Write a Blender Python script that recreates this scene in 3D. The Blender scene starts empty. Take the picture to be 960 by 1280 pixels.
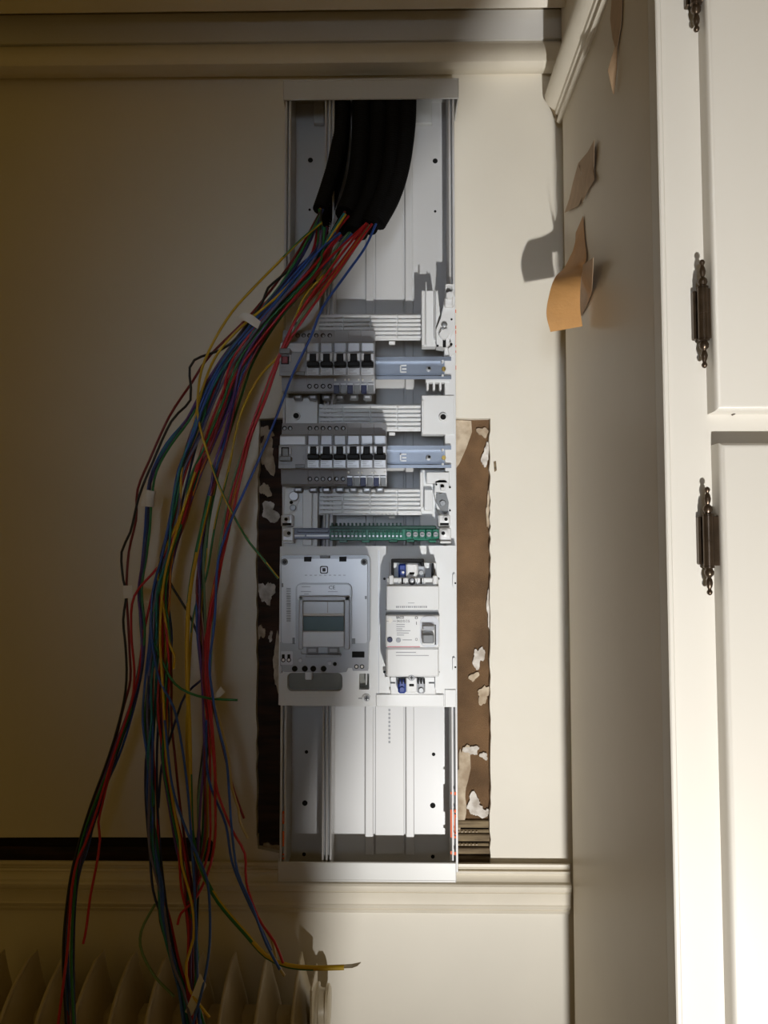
import bpy, bmesh, math, random
from mathutils import Vector, Matrix
random.seed(7)
sc = bpy.context.scene
COL = sc.collection
PI = math.pi

# ------------------------------------------------------------------ camera
F = 961.0                      # focal length in pixels of the 960x1280 frame
CAM = Vector((0.0, -1.10, 1.45))
PITCH = math.radians(3.3)
YAW = math.radians(0.9)        # turned a little to the left
cd = bpy.data.cameras.new('camera'); cam = bpy.data.objects.new('camera', cd); COL.objects.link(cam)
cd.sensor_fit = 'VERTICAL'; cd.sensor_height = 36.0; cd.lens = 36.0 * F / 1280.0
cd.clip_start = 0.02
cam.location = CAM
cam.rotation_euler = (PI / 2 + PITCH, 0, YAW)
sc.camera = cam
ROT = cam.rotation_euler.to_matrix()

# ------------------------------------------------------------------ light
sc.view_settings.view_transform = 'Standard'
sc.view_settings.look = 'None'
sc.view_settings.exposure = 0.0
sc.view_settings.gamma = 1.0
sc.view_settings.use_curve_mapping = False
w = bpy.data.worlds.new('world'); sc.world = w; w.use_nodes = True
w.node_tree.nodes['Background'].inputs[0].default_value = (1.0, 0.62, 0.14, 1)
w.node_tree.nodes['Background'].inputs[1].default_value = 0.085

def light(name, kind, loc, target, energy, color, **kw):
    d = bpy.data.lights.new(name, kind); d.energy = energy; d.color = color
    for k, v in kw.items(): setattr(d, k, v)
    o = bpy.data.objects.new(name, d); COL.objects.link(o); o.location = loc
    o.rotation_euler = (Vector(target) - Vector(loc)).to_track_quat('-Z', 'Y').to_euler()
    return o
LAMP = Vector((0.253, -1.626, 1.45 - 0.878))
# hard work lamp standing low on the right
light('work_lamp', 'SPOT', LAMP, (0.20, 0, 2.25), 127, (1.0, 0.985, 0.955), shadow_soft_size=0.017, spot_size=math.radians(110), spot_blend=1.0)
# dim cool light from the doorway behind the camera
light('doorway_light', 'AREA', (-0.15, -2.4, 1.62), (0.03, 0, 1.66), 0.27, (0.70, 0.82, 1.0), shape='RECTANGLE', size=0.36, size_y=0.66, spread=math.radians(29))

# ------------------------------------------------------------------ picture measurements to real positions
def ray(px, py):
    return ROT @ Vector(((px - 480.0) / F, -(py - 640.0) / F, -1.0))
def W(px, py, h=0.0):          # point seen at (px,py) that stands h in front of the back wall
    d = ray(px, py); t = (-h - CAM.y) / d.y
    return CAM + d * t
def SX(px, py, X):             # point seen at (px,py) on the plane x = X
    d = ray(px, py); t = (X - CAM.x) / d.x
    return CAM + d * t

# ------------------------------------------------------------------ materials
MATS = {}
def mat(name, rgb, rough=0.5, metal=0.0, var=0.0, vscale=30.0, bump=0.0, bscale=200.0, rgb2=None, stretch=None, coat=0.0, spec=None):
    m = bpy.data.materials.new(name); m.use_nodes = True
    nt = m.node_tree; b = nt.nodes['Principled BSDF']
    lin = lambda c: tuple(((x / 255.0) / 12.92 if x / 255.0 <= 0.04045 else ((x / 255.0 + 0.055) / 1.055) ** 2.4) for x in c)
    c1 = lin(rgb)
    b.inputs['Base Color'].default_value = (*c1, 1)
    b.inputs['Roughness'].default_value = rough; b.inputs['Metallic'].default_value = metal
    if coat: b.inputs['Coat Weight'].default_value = coat
    if spec is not None: b.inputs['Specular IOR Level'].default_value = spec
    tc = nt.nodes.new('ShaderNodeTexCoord'); src = tc.outputs['Object']
    if stretch:
        mp = nt.nodes.new('ShaderNodeMapping'); mp.inputs['Scale'].default_value = stretch
        nt.links.new(src, mp.inputs[0]); src = mp.outputs[0]
    if var or rgb2:
        n = nt.nodes.new('ShaderNodeTexNoise'); n.inputs['Scale'].default_value = vscale; n.inputs['Detail'].default_value = 6
        nt.links.new(src, n.inputs['Vector'])
        r = nt.nodes.new('ShaderNodeValToRGB')
        c2 = lin(rgb2) if rgb2 else tuple(x * (1 - var) for x in c1)
        r.color_ramp.elements[0].position = 0.36; r.color_ramp.elements[1].position = 0.64
        r.color_ramp.elements[0].color = (*c2, 1); r.color_ramp.elements[1].color = (*c1, 1)
        nt.links.new(n.outputs['Fac'], r.inputs[0]); nt.links.new(r.outputs[0], b.inputs['Base Color'])
    if bump:
        n = nt.nodes.new('ShaderNodeTexNoise'); n.inputs['Scale'].default_value = bscale; n.inputs['Detail'].default_value = 4
        nt.links.new(src, n.inputs['Vector'])
        bp = nt.nodes.new('ShaderNodeBump'); bp.inputs['Strength'].default_value = bump; bp.inputs['Distance'].default_value = 0.002
        nt.links.new(n.outputs['Fac'], bp.inputs['Height']); nt.links.new(bp.outputs[0], b.inputs['Normal'])
    MATS[name] = m
    return m
mat('wall_paint', (228, 222, 208), 0.55, var=0.05, vscale=5, bump=0.12, bscale=60)
mat('trim_paint', (228, 220, 203), 0.42, var=0.06, vscale=14, bump=0.12, bscale=90)
mat('cornice_band_paint', (206, 204, 200), 0.5, var=0.04, vscale=12, bump=0.08)
mat('cabinet_paint', (214, 209, 199), 0.38, var=0.03, vscale=6, bump=0.10, bscale=30, stretch=(1, 1, 0.25))
mat('cabinet_shaded_side', (214, 203, 184), 0.42, var=0.06, vscale=5, bump=0.06, bscale=30)  # cabinet paint with the side's grey-brown shade mixed into its colour
mat('radiator_paint', (206, 194, 168), 0.36, var=0.10, vscale=30, bump=0.15, bscale=120)
mat('hessian', (128, 98, 68), 0.95, rgb2=(100, 76, 52), vscale=18, bump=0.8, bscale=900)
mat('dark_void', (30, 22, 16), 0.95, var=0.4, vscale=40)
mat('old_wood', (142, 124, 94), 0.8, rgb2=(92, 76, 56), vscale=20, stretch=(1, 1, 8), bump=0.4)
mat('dark_wood', (62, 36, 24), 0.75, rgb2=(28, 18, 13), vscale=14, stretch=(1, 1, 7), bump=0.4)
mat('old_paper', (206, 190, 166), 0.9, rgb2=(168, 148, 124), vscale=60, bump=0.3)
mat('plaster', (228, 222, 214), 0.9, rgb2=(180, 170, 158), vscale=70, bump=0.5)
mat('pvc', (198, 198, 198), 0.36, var=0.02, vscale=8)
mat('pvc_cap', (206, 206, 203), 0.36, var=0.02, vscale=8)
mat('abs_white', (216, 217, 217), 0.34, var=0.02, vscale=12)
mat('abs_grey', (154, 157, 163), 0.28, var=0.03, vscale=30, spec=0.9)
mat('abs_grey_light', (198, 201, 207), 0.24, spec=1.0)
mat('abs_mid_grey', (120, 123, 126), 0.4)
mat('label_strip', (196, 204, 218), 0.2)
mat('print_grey', (150, 152, 156), 0.6)
mat('print_dark', (40, 42, 46), 0.6)
mat('print_red', (196, 120, 128), 0.6)
mat('black_plastic', (9, 9, 10), 0.5, spec=0.25)
mat('conduit_black', (5, 5, 5), 0.7, spec=0.2)
mat('hole_black', (4, 4, 4), 0.9)
mat('zinc', (150, 157, 168), 0.42, metal=1.0, var=0.12, vscale=40)
mat('steel_screw', (150, 152, 154), 0.5, metal=0.8)
mat('brass_screw', (188, 160, 90), 0.35, metal=1.0)
mat('green_terminal', (10, 100, 76), 0.35)
mat('dark_green', (10, 62, 50), 0.45)
mat('blue_grey_bar', (96, 104, 128), 0.35)
mat('terminal_blue', (24, 52, 130), 0.35)
mat('dark_blue', (22, 28, 70), 0.4)
mat('lcd_screen', (92, 122, 134), 0.10, coat=0.5)
mat('lcd_panel', (206, 214, 226), 0.15, coat=0.3)
mat('window_recess', (128, 128, 120), 0.5)
mat('red_flag', (132, 40, 50), 0.4)
mat('orange_print', (222, 98, 42), 0.6)
mat('bronze', (92, 78, 64), 0.28, metal=0.75, var=0.3, vscale=80)
mat('masking_tape', (196, 146, 88), 0.62, var=0.10, vscale=40, bump=0.2, bscale=300)
mat('tape_aged', (190, 160, 128), 0.65, var=0.12, vscale=60)
mat('white_tape', (226, 224, 218), 0.5)
mat('floor_wood', (120, 84, 52), 0.5, rgb2=(92, 62, 38), vscale=8, stretch=(1, 8, 1))
mat('copper', (190, 180, 160), 0.3, metal=0.8)
WIRE = {'red': (188, 30, 42), 'dark red': (122, 22, 32), 'blue': (42, 84, 168), 'dark blue': (28, 40, 92), 'teal': (24, 118, 120),
        'green': (32, 116, 62), 'purple': (96, 60, 132), 'black': (20, 20, 24), 'yellow': (206, 170, 34), 'orange': (206, 120, 36), 'beige': (196, 176, 120), 'pink': (176, 72, 100), 'pale green': (110, 140, 100), 'grey violet': (104, 98, 130)}
for k, v in WIRE.items(): mat('wire ' + k, v, 0.38)

# ------------------------------------------------------------------ mesh builder
class MB:
    def __init__(s): s.v = []; s.f = []; s.m = []
    def add(s, vs, fs, mi=0):
        o = len(s.v); s.v += [tuple(v) for v in vs]
        s.f += [tuple(i + o for i in f) for f in fs]
        s.m += ([mi] * len(fs)) if isinstance(mi, int) else list(mi)
        return s
    def box(s, x0, x1, h0, h1, z0, z1, bv=0.0, mi=0):
        x0, x1 = sorted((x0, x1)); h0, h1 = sorted((h0, h1)); z0, z1 = sorted((z0, z1))
        if bv <= 0:
            vs = [(x, -h, z) for x in (x0, x1) for h in (h0, h1) for z in (z0, z1)]
            fs = [(0, 2, 3, 1), (4, 5, 7, 6), (0, 1, 5, 4), (2, 6, 7, 3), (0, 4, 6, 2), (1, 3, 7, 5)]
            return s.add(vs, fs, mi)
        bm = bmesh.new()
        bmesh.ops.create_cube(bm, size=1)
        for v in bm.verts:
            v.co = (x0 + (v.co.x + .5) * (x1 - x0), -h0 - (v.co.y + .5) * (h1 - h0), z0 + (v.co.z + .5) * (z1 - z0))
        bmesh.ops.recalc_face_normals(bm, faces=bm.faces)
        bv = min(bv, 0.45 * min(x1 - x0, h1 - h0, z1 - z0))
        bmesh.ops.bevel(bm, geom=list(bm.edges), offset=bv, segments=1, affect='EDGES', profile=0.5)
        return s.addbm(bm, mi)
    def addbm(s, bm, mi=0):
        bm.verts.index_update()
        s.add([v.co[:] for v in bm.verts], [[v.index for v in f.verts] for f in bm.faces], mi); bm.free(); return s
    def pbox(s, a, b, c, d, h0, h1, bv=0.0006, mi=0):   # rectangle a,b..c,d in the picture is its front, at h1
        p = W(a, (b + d) / 2, h1).x, W(c, (b + d) / 2, h1).x
        q = W((a + c) / 2, b, h1).z, W((a + c) / 2, d, h1).z
        return s.box(p[0], p[1], h0, h1, q[1], q[0], bv, mi)
    def prism(s, pts, h0, h1, mi=0):                    # (x,z) outline between depths h0 and h1
        n = len(pts)
        ar = sum(pts[i][0] * pts[(i + 1) % n][1] - pts[(i + 1) % n][0] * pts[i][1] for i in range(n))
        if ar < 0: pts = pts[::-1]
        vs = [(x, -h1, z) for x, z in pts] + [(x, -h0, z) for x, z in pts]
        fs = [tuple(range(n)), tuple(range(2 * n - 1, n - 1, -1))]
        fs += [(i, i + n, (i + 1) % n + n, (i + 1) % n) for i in range(n)]
        return s.add(vs, fs, mi)
    def ppoly(s, pp, h0, h1, mi=0):
        return s.prism([(W(x, y, h1).x, W(x, y, h1).z) for x, y in pp], h0, h1, mi)
    def extrude_x(s, prof, x0, x1, mi=0):               # closed outline of (h,z) along x
        n = len(prof)
        vs = [(x0, -h, z) for h, z in prof] + [(x1, -h, z) for h, z in prof]
        ar = sum(prof[i][0] * prof[(i + 1) % n][1] - prof[(i + 1) % n][0] * prof[i][1] for i in range(n))
        fs = [tuple(range(n)), tuple(range(2 * n - 1, n - 1, -1))] + [(i, i + n, (i + 1) % n + n, (i + 1) % n) for i in range(n)]
        if ar > 0: fs = [f[::-1] for f in fs]
        return s.add(vs, [f[::-1] for f in fs] if False else fs, mi)
    def lathe(s, c, prof, axis='z', n=14, mi=0):        # prof: (r, t) along the axis from c
        c = Vector(c); vs = []; fs = []
        for r, t in prof:
            for k in range(n):
                a = 2 * PI * k / n
                if axis == 'z': vs.append(c + Vector((r * math.cos(a), r * math.sin(a), t)))
                elif axis == 'h': vs.append(c + Vector((r * math.cos(a), -t, r * math.sin(a))))
                else: vs.append(c + Vector((t, r * math.cos(a), r * math.sin(a))))
        m = len(prof)
        for i in range(m - 1):
            for k in range(n): fs.append((i * n + k, i * n + (k + 1) % n, (i + 1) * n + (k + 1) % n, (i + 1) * n + k))
        fs.append(tuple(range(n))[::-1]); fs.append(tuple(range((m - 1) * n, m * n)))
        return s.add(vs, fs, mi)
    def disc(s, px, py, h0, h1, rpx, n=12, mi=0):       # short round peg facing out of the wall
        c = W(px, py, h1); r = (W(px + rpx, py, h1) - c).length
        return s.lathe((c.x, -h0, c.z), [(r, 0), (r, (h1 - h0) * .8), (r * .85, h1 - h0)], 'h', n, mi)
    def tube(s, pts, r, n=6, mi=0, stripe=None, cap=True):
        pts = [Vector(p) for p in pts]; m = len(pts); vs = []; fs = []; ms = []
        up = Vector((0.3, -1, 0.1)).normalized()
        for i, p in enumerate(pts):
            t = (pts[min(i + 1, m - 1)] - pts[max(i - 1, 0)]).normalized()
            a = t.cross(up).normalized(); b = a.cross(t).normalized(); up = b
            rr = r(i) if callable(r) else r
            for k in range(n):
                q = 2 * PI * k / n; vs.append(p + (a * math.cos(q) + b * math.sin(q)) * rr)
        for i in range(m - 1):
            for k in range(n):
                fs.append((i * n + k, i * n + (k + 1) % n, (i + 1) * n + (k + 1) % n, (i + 1) * n + k))
                ms.append(stripe if (stripe is not None and ((k + i // 6) % n) < 2) else mi)
        if cap:
            fs += [tuple(range(n))[::-1], tuple(range((m - 1) * n, m * n))]; ms += [mi, mi]
        return s.add(vs, fs, ms)
    def build(s, name, mats, parent=None, smooth=None, loc=None):
        me = bpy.data.meshes.new(name); o = bpy.data.objects.new(name, me); COL.objects.link(o)
        org = Vector((0, 0, 0))
        if parent is not None: org = WORLD[parent.name]
        if loc is not None: org = Vector(loc)
        me.from_pydata([Vector(v) - org for v in s.v], [], s.f)
        if isinstance(mats, str): mats = [mats]
        for q in mats: me.materials.append(MATS[q])
        for p, i in zip(me.polygons, s.m): p.material_index = i
        bm = bmesh.new(); bm.from_mesh(me); bmesh.ops.recalc_face_normals(bm, faces=bm.faces); bm.to_mesh(me); bm.free()
        if smooth:
            for p in me.polygons: p.use_smooth = True
            me.set_sharp_from_angle(angle=math.radians(smooth))
        if parent is not None:
            o.parent = parent; WORLD[o.name] = org
        else:
            o.location = org; WORLD[o.name] = org
        return o
WORLD = {}
def tag(o, label, cat, group=None):
    o['label'] = label; o['category'] = cat
    if group: o['group'] = group
    return o
def thing(name, label, cat, loc, group=None):
    o = bpy.data.objects.new(name, None); COL.objects.link(o); o.location = loc; o.empty_display_size = 0.02
    WORLD[o.name] = Vector(loc)
    return tag(o, label, cat, group)
def struct(o): o['kind'] = 'structure'; return o
def smoothpath(pts, step=0.012):                        # Catmull-Rom through the points
    P = [Vector(p) for p in pts]; P = [P[0] * 2 - P[1]] + P + [P[-1] * 2 - P[-2]]
    out = []
    for i in range(1, len(P) - 2):
        a, b, c, d = P[i - 1:i + 3]
        k = max(2, int((c - b).length / step))
        for j in range(k):
            t = j / k
            out.append(0.5 * (2 * b + (c - a) * t + (2 * a - 5 * b + 4 * c - d) * t * t + (3 * b - a - 3 * c + d) * t ** 3))
    out.append(P[-2]); return out
def text_into(mb, s, px0, py0, px1, py1, h, mi=0, rot=False, bold=0.0):   # flat lettering lying on a face
    cu = bpy.data.curves.new('text', 'FONT'); cu.body = s; cu.size = 1; cu.resolution_u = 2; cu.extrude = 0; cu.offset = bold
    ob = bpy.data.objects.new('text', cu); COL.objects.link(ob)
    dg = bpy.context.evaluated_depsgraph_get(); me = bpy.data.meshes.new_from_object(ob.evaluated_get(dg))
    co = [v.co.copy() for v in me.vertices]
    fs = [tuple(p.vertices) for p in me.polygons]
    if rot: co = [Vector((-c.y, c.x, 0)) for c in co]
    a0 = min(c.x for c in co); a1 = max(c.x for c in co); b0 = min(c.y for c in co); b1 = max(c.y for c in co)
    p = W(px0, py1, h); q = W(px1, py0, h)
    mb.add([(p.x + (c.x - a0) / (a1 - a0) * (q.x - p.x), -h, p.z + (c.y - b0) / (b1 - b0) * (q.z - p.z)) for c in co], fs, mi)
    bpy.data.objects.remove(ob); bpy.data.curves.remove(cu); bpy.data.meshes.remove(me)

# ================================================================== the setting
XC = W(705, 640, 0.0).x                     # plane of the cabinet side
XL, XR = -1.15, 1.25
ZTOP = W(480, -60, 0).z

# back wall: painted skin with a torn strip left open behind the board and an open slot above the rail
def jag(pts, amp, n):
    out = []
    for (a, b) in zip(pts[:-1], pts[1:]):
        for k in range(n):
            t = k / n; out.append((a[0] + (b[0] - a[0]) * t + random.uniform(-amp, amp), a[1] + (b[1] - a[1]) * t + random.uniform(-amp, amp)))
    return out
skin_h = 0.0
hole = jag([(322, 523), (466, 523), (612, 523)], 1.0, 8) + jag([(612, 523), (613, 760), (613, 1077)], 1.2, 30) + \
       [(613, 1081), (318, 1081), (318, 1062), (270, 1062), (262, 1048)] + [(120, 1047), (-60, 1048), (-200, 1049), (-200, 1081), (240, 1081)]
hole = hole[:-1]
hole_pts = jag([(324, 523), (466, 523), (612, 523)], 0.8, 8) + jag([(612, 523), (613, 760), (613, 1081)], 1.1, 30) + \
    jag([(613, 1081), (324, 1081)], 0.1, 3) + jag([(321, 1060), (321, 700), (324, 523)], 1.2, 22)
slot_pts = [(-330, 1081), (268, 1081), (266, 1066), (270, 1058), (262, 1047), (120, 1046.5), (-330, 1048)]
bm = bmesh.new()
def ring(bm, pts):
    vs = [bm.verts.new(p) for p in pts]
    es = [bm.edges.new((vs[i], vs[(i + 1) % len(vs)])) for i in range(len(vs))]
    return vs, es
outer = [(XL, 0, 0), (XR, 0, 0), (XR, 0, 2.45), (XL, 0, 2.45)]
_, e1 = ring(bm, outer)
v2, e2 = ring(bm, [W(x, y, 0) for x, y in hole_pts])
v3, e3 = ring(bm, [W(x, y, 0) for x, y in slot_pts])
bmesh.ops.triangle_fill(bm, use_beauty=True, use_dissolve=False, edges=e1 + e2 + e3)
mb = MB()
bm.verts.index_update()
mb.add([v.co[:] for v in bm.verts], [[v.index for v in f.verts] for f in bm.faces])
bm.free()
SK = 0.014                                   # thickness of paint, paper and plaster
for pts in (hole_pts, slot_pts):
    a = [W(x, y, 0) for x, y in pts]; n = len(a)
    mb.add(a + [p + Vector((0, SK, 0)) for p in a], [(i, (i + 1) % n, (i + 1) % n + n, i + n) for i in range(n)])
wall = struct(mb.build('wall_back', 'wall_paint'))
struct_parent = wall
MB().box(XL, XR, -0.06, -SK - .0002, 0, 2.45).build('wall_core', 'dark_void', wall)
MB().ppoly([(540, 523 - 4), (618, 519), (618, 1034), (540, 1034)], -SK, -SK + .0015).build('hessian_lining', 'hessian', wall)
MB().ppoly([(316, 519), (372, 519), (372, 1090), (316, 1090)], -SK, -SK + .0010).build('bare_lining', ['dark_wood'], wall)
MB().pbox(-320, 1058, 275, 1090, -SK, -SK + .004, .001).build('bare_batten', 'dark_wood', wall)
for k, (a, b, hh) in enumerate([(1026, 1035, .007), (1037, 1042, .004), (1043, 1052, .008), (1054, 1058, .004), (1060, 1068, .007), (1069, 1080, .005)]):
    MB().pbox(560, a, 614.5, b, -SK, -SK + hh, .0012).build('lath', 'old_wood', wall)
mbn = MB()
for yy in (1040, 1056):
    for k in range(6): mbn.disc(573 + k * 4.6, yy, -SK + .003, -SK + .0062, 1.1, 8)
o = mbn.build('nail_row', 'old_paper', wall)
def patch(cx, cy, rx, ry, n, m, h=-SK + .0032, seed=0):
    rr = random.Random(seed); pp = []; n = 34
    ph = [rr.uniform(0, 6.28) for _ in range(4)]
    for k in range(n):
        a = 2 * PI * k / n; q = .82 + .22 * math.sin(2 * a + ph[0]) + .16 * math.sin(3 * a + ph[1]) + .10 * math.sin(5 * a + ph[2]) + rr.uniform(-.10, .10)
        x, y = cx + rx * q * math.cos(a), cy + ry * q * math.sin(a)
        pp.append((x, y))
    return MB().ppoly(pp, -SK + .001, h + seed * .00015).build('torn_paper', m, wall)
for i, (cx, cy, rx, ry, m) in enumerate([(334, 566, 13, 24, 'old_paper'), (331, 612, 8, 11, 'old_paper'), (337, 640, 12, 15, 'plaster'), (333, 741, 10, 19, 'plaster'),
        (326, 790, 5, 12, 'old_paper'), (338, 796, 3, 7, 'plaster'), (346, 830, 6, 34, 'old_paper'), (335, 1062, 15, 10, 'old_paper'), (331, 540, 10, 10, 'old_paper'),
        (598, 822, 8, 16, 'plaster'), (605, 868, 10, 12, 'old_paper'), (592, 846, 7, 6, 'old_paper'), (576, 985, 12, 62, 'old_paper'), (590, 938, 9, 8, 'plaster'),
        (605, 945, 5, 6, 'plaster'), (594, 1008, 12, 16, 'plaster'), (608, 1016, 5, 7, 'plaster'), (607, 570, 5, 16, 'plaster'), (604, 540, 7, 8, 'old_paper'), (610, 640, 3, 22, 'old_paper'), (611, 760, 3, 26, 'plaster')]):
    patch(cx, cy, rx, ry, 13, m, seed=i)
MB().ppoly([(570, 525), (589, 526), (590, 540), (583, 560), (574, 580), (568, 588)], -SK + .001, -SK + .004).build('torn_paper', 'old_paper', wall)
MB().ppoly([(267, 1047), (322, 1045), (322, 1074), (306, 1078), (264, 1076), (270, 1062)], -SK, -.002).build('loose_paper', 'wall_paint', wall)
# chip in the paint right of the strip
MB().ppoly([(617, 577), (620, 576), (621, 588), (618, 590)], -.001, .0008).build('paint_chip', 'old_wood', wall)

# cornice above, chair rail below
def zprof(lst, px=480): return [(h, W(px, y, h).z) for y, h in lst]
cor = zprof([(94, 0), (94, .006), (91, .016), (86, .026), (78, .034), (70, .036), (62, .031), (56, .022), (54, .014), (51, .012), (50, .018), (14, .024), (12.5, .020), (11.5, .052), (-2, .060), (-30, .075), (-60, .09)])
top = 2.30
mbc = MB().extrude_x(cor + [(.09, top), (0, top)], XL, XR)
c = struct(mbc.build('trim_1', 'trim_paint', smooth=35))
b = zprof([(50, .0188), (14, .0248)])
MB().extrude_x([b[0], b[1], (.02, b[1][1]), (.014, b[0][1])], XL, XR).build('cornice_band', 'cornice_band_paint', c)
rail = zprof([(1078, 0), (1078, .010), (1079.5, .013), (1083, .013), (1085, .009), (1087, .009), (1088.5, .014), (1091, .0145), (1092.5, .011), (1097, .0125), (1102, .0165), (1105, .0215), (1108, .0235), (1112, .0225),
              (1114, .0195), (1115, .0175), (1116, .0185), (1118, .0165), (1130, .0155), (1132, .0165), (1134, .0145), (1136, .009), (1137.5, .010), (1139.5, .008), (1141, .004), (1141, 0)])
struct(MB().extrude_x(rail, XL, XC - .001).build('trim_2', 'trim_paint', smooth=30))
struct(MB().box(XL, XR, 0.0, 2.9, -0.05, 0.0).build('floor', 'floor_wood'))

# ================================================================== wardrobe on the right
def hAt(px, py, X): return -SX(px, py, X).y
HF = hAt(833, 640, XC)                       # front of the face frame
wd = thing('wardrobe', 'tall cream painted built-in wardrobe with two doors and bronze finial hinges, right of the board', 'wardrobe', (XC + .3, -HF / 2, 0))
ZC = SX(700, 157, XC).z                      # underside of its crown
MB().box(XC, XC + .02, .026, HF - .022, 0, top - .02).build('side_panel', 'cabinet_shaded_side', wd)
mbf = MB().box(XC - .0006, XR - .1, HF - .0215, HF, 0, top - .02, .0015)
fr = mbf.build('face_frame', 'cabinet_paint', wd)
MB().box(XC - .001, XC + .0042, HF - .001, HF + .0022, 0, top - .02, .0012).build('edge_bead', 'cabinet_paint', wd)
DT = .019                                    # the doors lie on the frame
hd = HF + DT
def door(px, py0, py1, name='door'):
    x0 = W(px, 500 if py0 is None or py0 < 520 else 640, hd).x
    z1 = W(920, py0, hd).z if py0 is not None else top - .1
    z0 = W(920, py1, hd).z if py1 is not None else .1
    bm = bmesh.new(); bmesh.ops.create_cube(bm, size=1)
    x1 = x0 + .46
    for v in bm.verts: v.co = (x0 + (v.co.x + .5) * (x1 - x0), -(HF + .0003) - (.5 - v.co.y) * (DT - .0003), z0 + (v.co.z + .5) * (z1 - z0))
    bmesh.ops.recalc_face_normals(bm, faces=bm.faces)
    ed = [e for e in bm.edges if all(v.co.y < -HF - DT / 2 for v in e.verts)]
    bmesh.ops.bevel(bm, geom=ed, offset=.005, segments=4, affect='EDGES', profile=.5)
    return MB().addbm(bm).build(name, 'cabinet_paint', wd, smooth=40), x0
dU, xU = door(895, None, 513)
dL, xL_ = door(902, 553, None)
# crown moulding along the side
pr = [(0, 0), (-.003, -.0005), (-.006, .002), (-.006, .006), (-.003, .008), (-.004, .011), (-.008, .014), (-.009, .019), (-.013, .022), (-.018, .027), (-.022, .034), (-.023, .041), (-.021, .048), (0, .050)]
pts = [(XC + a, ZC + b) for a, b in pr]; n = len(pts)
y0, y1 = -.014, -(HF + .0)
mbk = MB().add([(x, y0, z) for x, z in pts] + [(x, y1, z) for x, z in pts], [tuple(range(n)), tuple(range(2 * n - 1, n - 1, -1))] + [(i, i + n, (i + 1) % n + n, (i + 1) % n) for i in range(n)])
cr = mbk.build('crown_moulding', 'trim_paint', wd, smooth=30)
rr = random.Random(3)
cav = [(XC - .006 + rr.uniform(-.002, .002) - .011 * t, ZC + .004 + .03 * t + rr.uniform(-.002, .002)) for t in (0, .2, .4, .6, .8, 1)] 
MB().prism(cav + [(XC - .002, ZC + .03), (XC - .001, ZC + .004)], .0125, .0145).build('broken_end', 'old_wood', wd)
# hinges
def hinge(px, py, door_obj, xd):
    hc = HF + .011
    c = W(px, py, hc); k = (W(px, py, hc) - W(px, py + 1, hc)).length
    hz = thing_child = MB().lathe((c.x, c.y, c.z - 32 * k), [(5.4 * k, 0), (6.6 * k, .6 * k), (6.6 * k, 31.6 * k), (6.2 * k, 32 * k), (6.6 * k, 32.4 * k), (6.6 * k, 63.4 * k), (5.4 * k, 64 * k)], 'z', 16).build('hinge', 'bronze', wd, smooth=40)
    prof = [(6.8, 0), (6.8, 1.6), (4.2, 2.4), (4.6, 4), (6.0, 6.5), (5.4, 10.5), (3.0, 13), (2.4, 14), (3.6, 17), (4.2, 20.5), (3.4, 25), (2.0, 28), (2.2, 29), (3.4, 31), (3.4, 33), (2.2, 35), (.3, 36)]
    MB().lathe((c.x, c.y, c.z + 32 * k), [(r * k, t * k) for r, t in prof], 'z', 14).build('finial', 'bronze', hz, smooth=50)
    MB().lathe((c.x, c.y, c.z - 32 * k), [(r * k, -t * k) for r, t in prof], 'z', 14).build('finial', 'bronze', hz, smooth=50)
    MB().box(c.x - 9 * k, c.x - 4 * k, HF, HF + .0065, c.z - 30 * k, c.z + 31 * k, .0008).build('frame_leaf', 'bronze', hz)
    MB().box(c.x + 3 * k, max(xd + .0006, c.x + 8 * k), HF + .004, HF + .013, c.z - 31 * k, c.z + 31 * k, .0006).build('door_leaf', 'bronze', hz)
hinge(879, 392, dU, xU); hinge(885.5, 676, dL, xL_); hinge(869, -28, dU, xU)
MB().lathe((W(915.5, 518, HF).x, -HF, W(915.5, 518, HF).z), [(.0012, 0), (.001, .004)], 'h', 8).build('pin', 'bronze', wd)

# masking tape left on the wardrobe side
def sheet(rows, name, m, label, thick=.0004, group=None):   # rows of points -> thin curved strip with two faces
    nr, ncol = len(rows), len(rows[0])
    P = [Vector(p) for r in rows for p in r]
    N = []
    for i in range(nr):
        for j in range(ncol):
            a = Vector(rows[min(i + 1, nr - 1)][j]) - Vector(rows[max(i - 1, 0)][j]); b = Vector(rows[i][min(j + 1, ncol - 1)]) - Vector(rows[i][max(j - 1, 0)])
            N.append(a.cross(b).normalized() * thick)
    vs = P + [p + q for p, q in zip(P, N)]; K = nr * ncol; fs = []
    for i in range(nr - 1):
        for j in range(ncol - 1):
            a = i * ncol + j; q = (a, a + 1, a + 1 + ncol, a + ncol); fs += [q, tuple(x + K for x in q[::-1])]
    rim = [i for i in range(ncol)] + [i * ncol + ncol - 1 for i in range(1, nr)] + [(nr - 1) * ncol + j for j in range(ncol - 2, -1, -1)] + [i * ncol for i in range(nr - 2, 0, -1)]
    for a, b in zip(rim, rim[1:] + rim[:1]): fs.append((a, b, b + K, a + K))
    org = sum(P, Vector()) / len(P)
    return MB().add(vs, fs), org
def strip(L, R, nj=4, sub=4):
    L = smoothpath(L, .004); n = max(len(L), 8)
    def res(P):
        P = smoothpath(P, .002); return [P[int(round(i * (len(P) - 1) / (n - 1)))] for i in range(n)]
    L = res(L); R = res(R)
    return [[a.lerp(b, j / (nj - 1)) for j in range(nj)] for a, b in zip(L, R)]
TG = 'masking tape on the wardrobe side'
def flatstrip(L, R, nj=3):
    return [[a.lerp(b, j / (nj - 1)) for j in range(nj)] for a, b in zip(L, R)]
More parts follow.
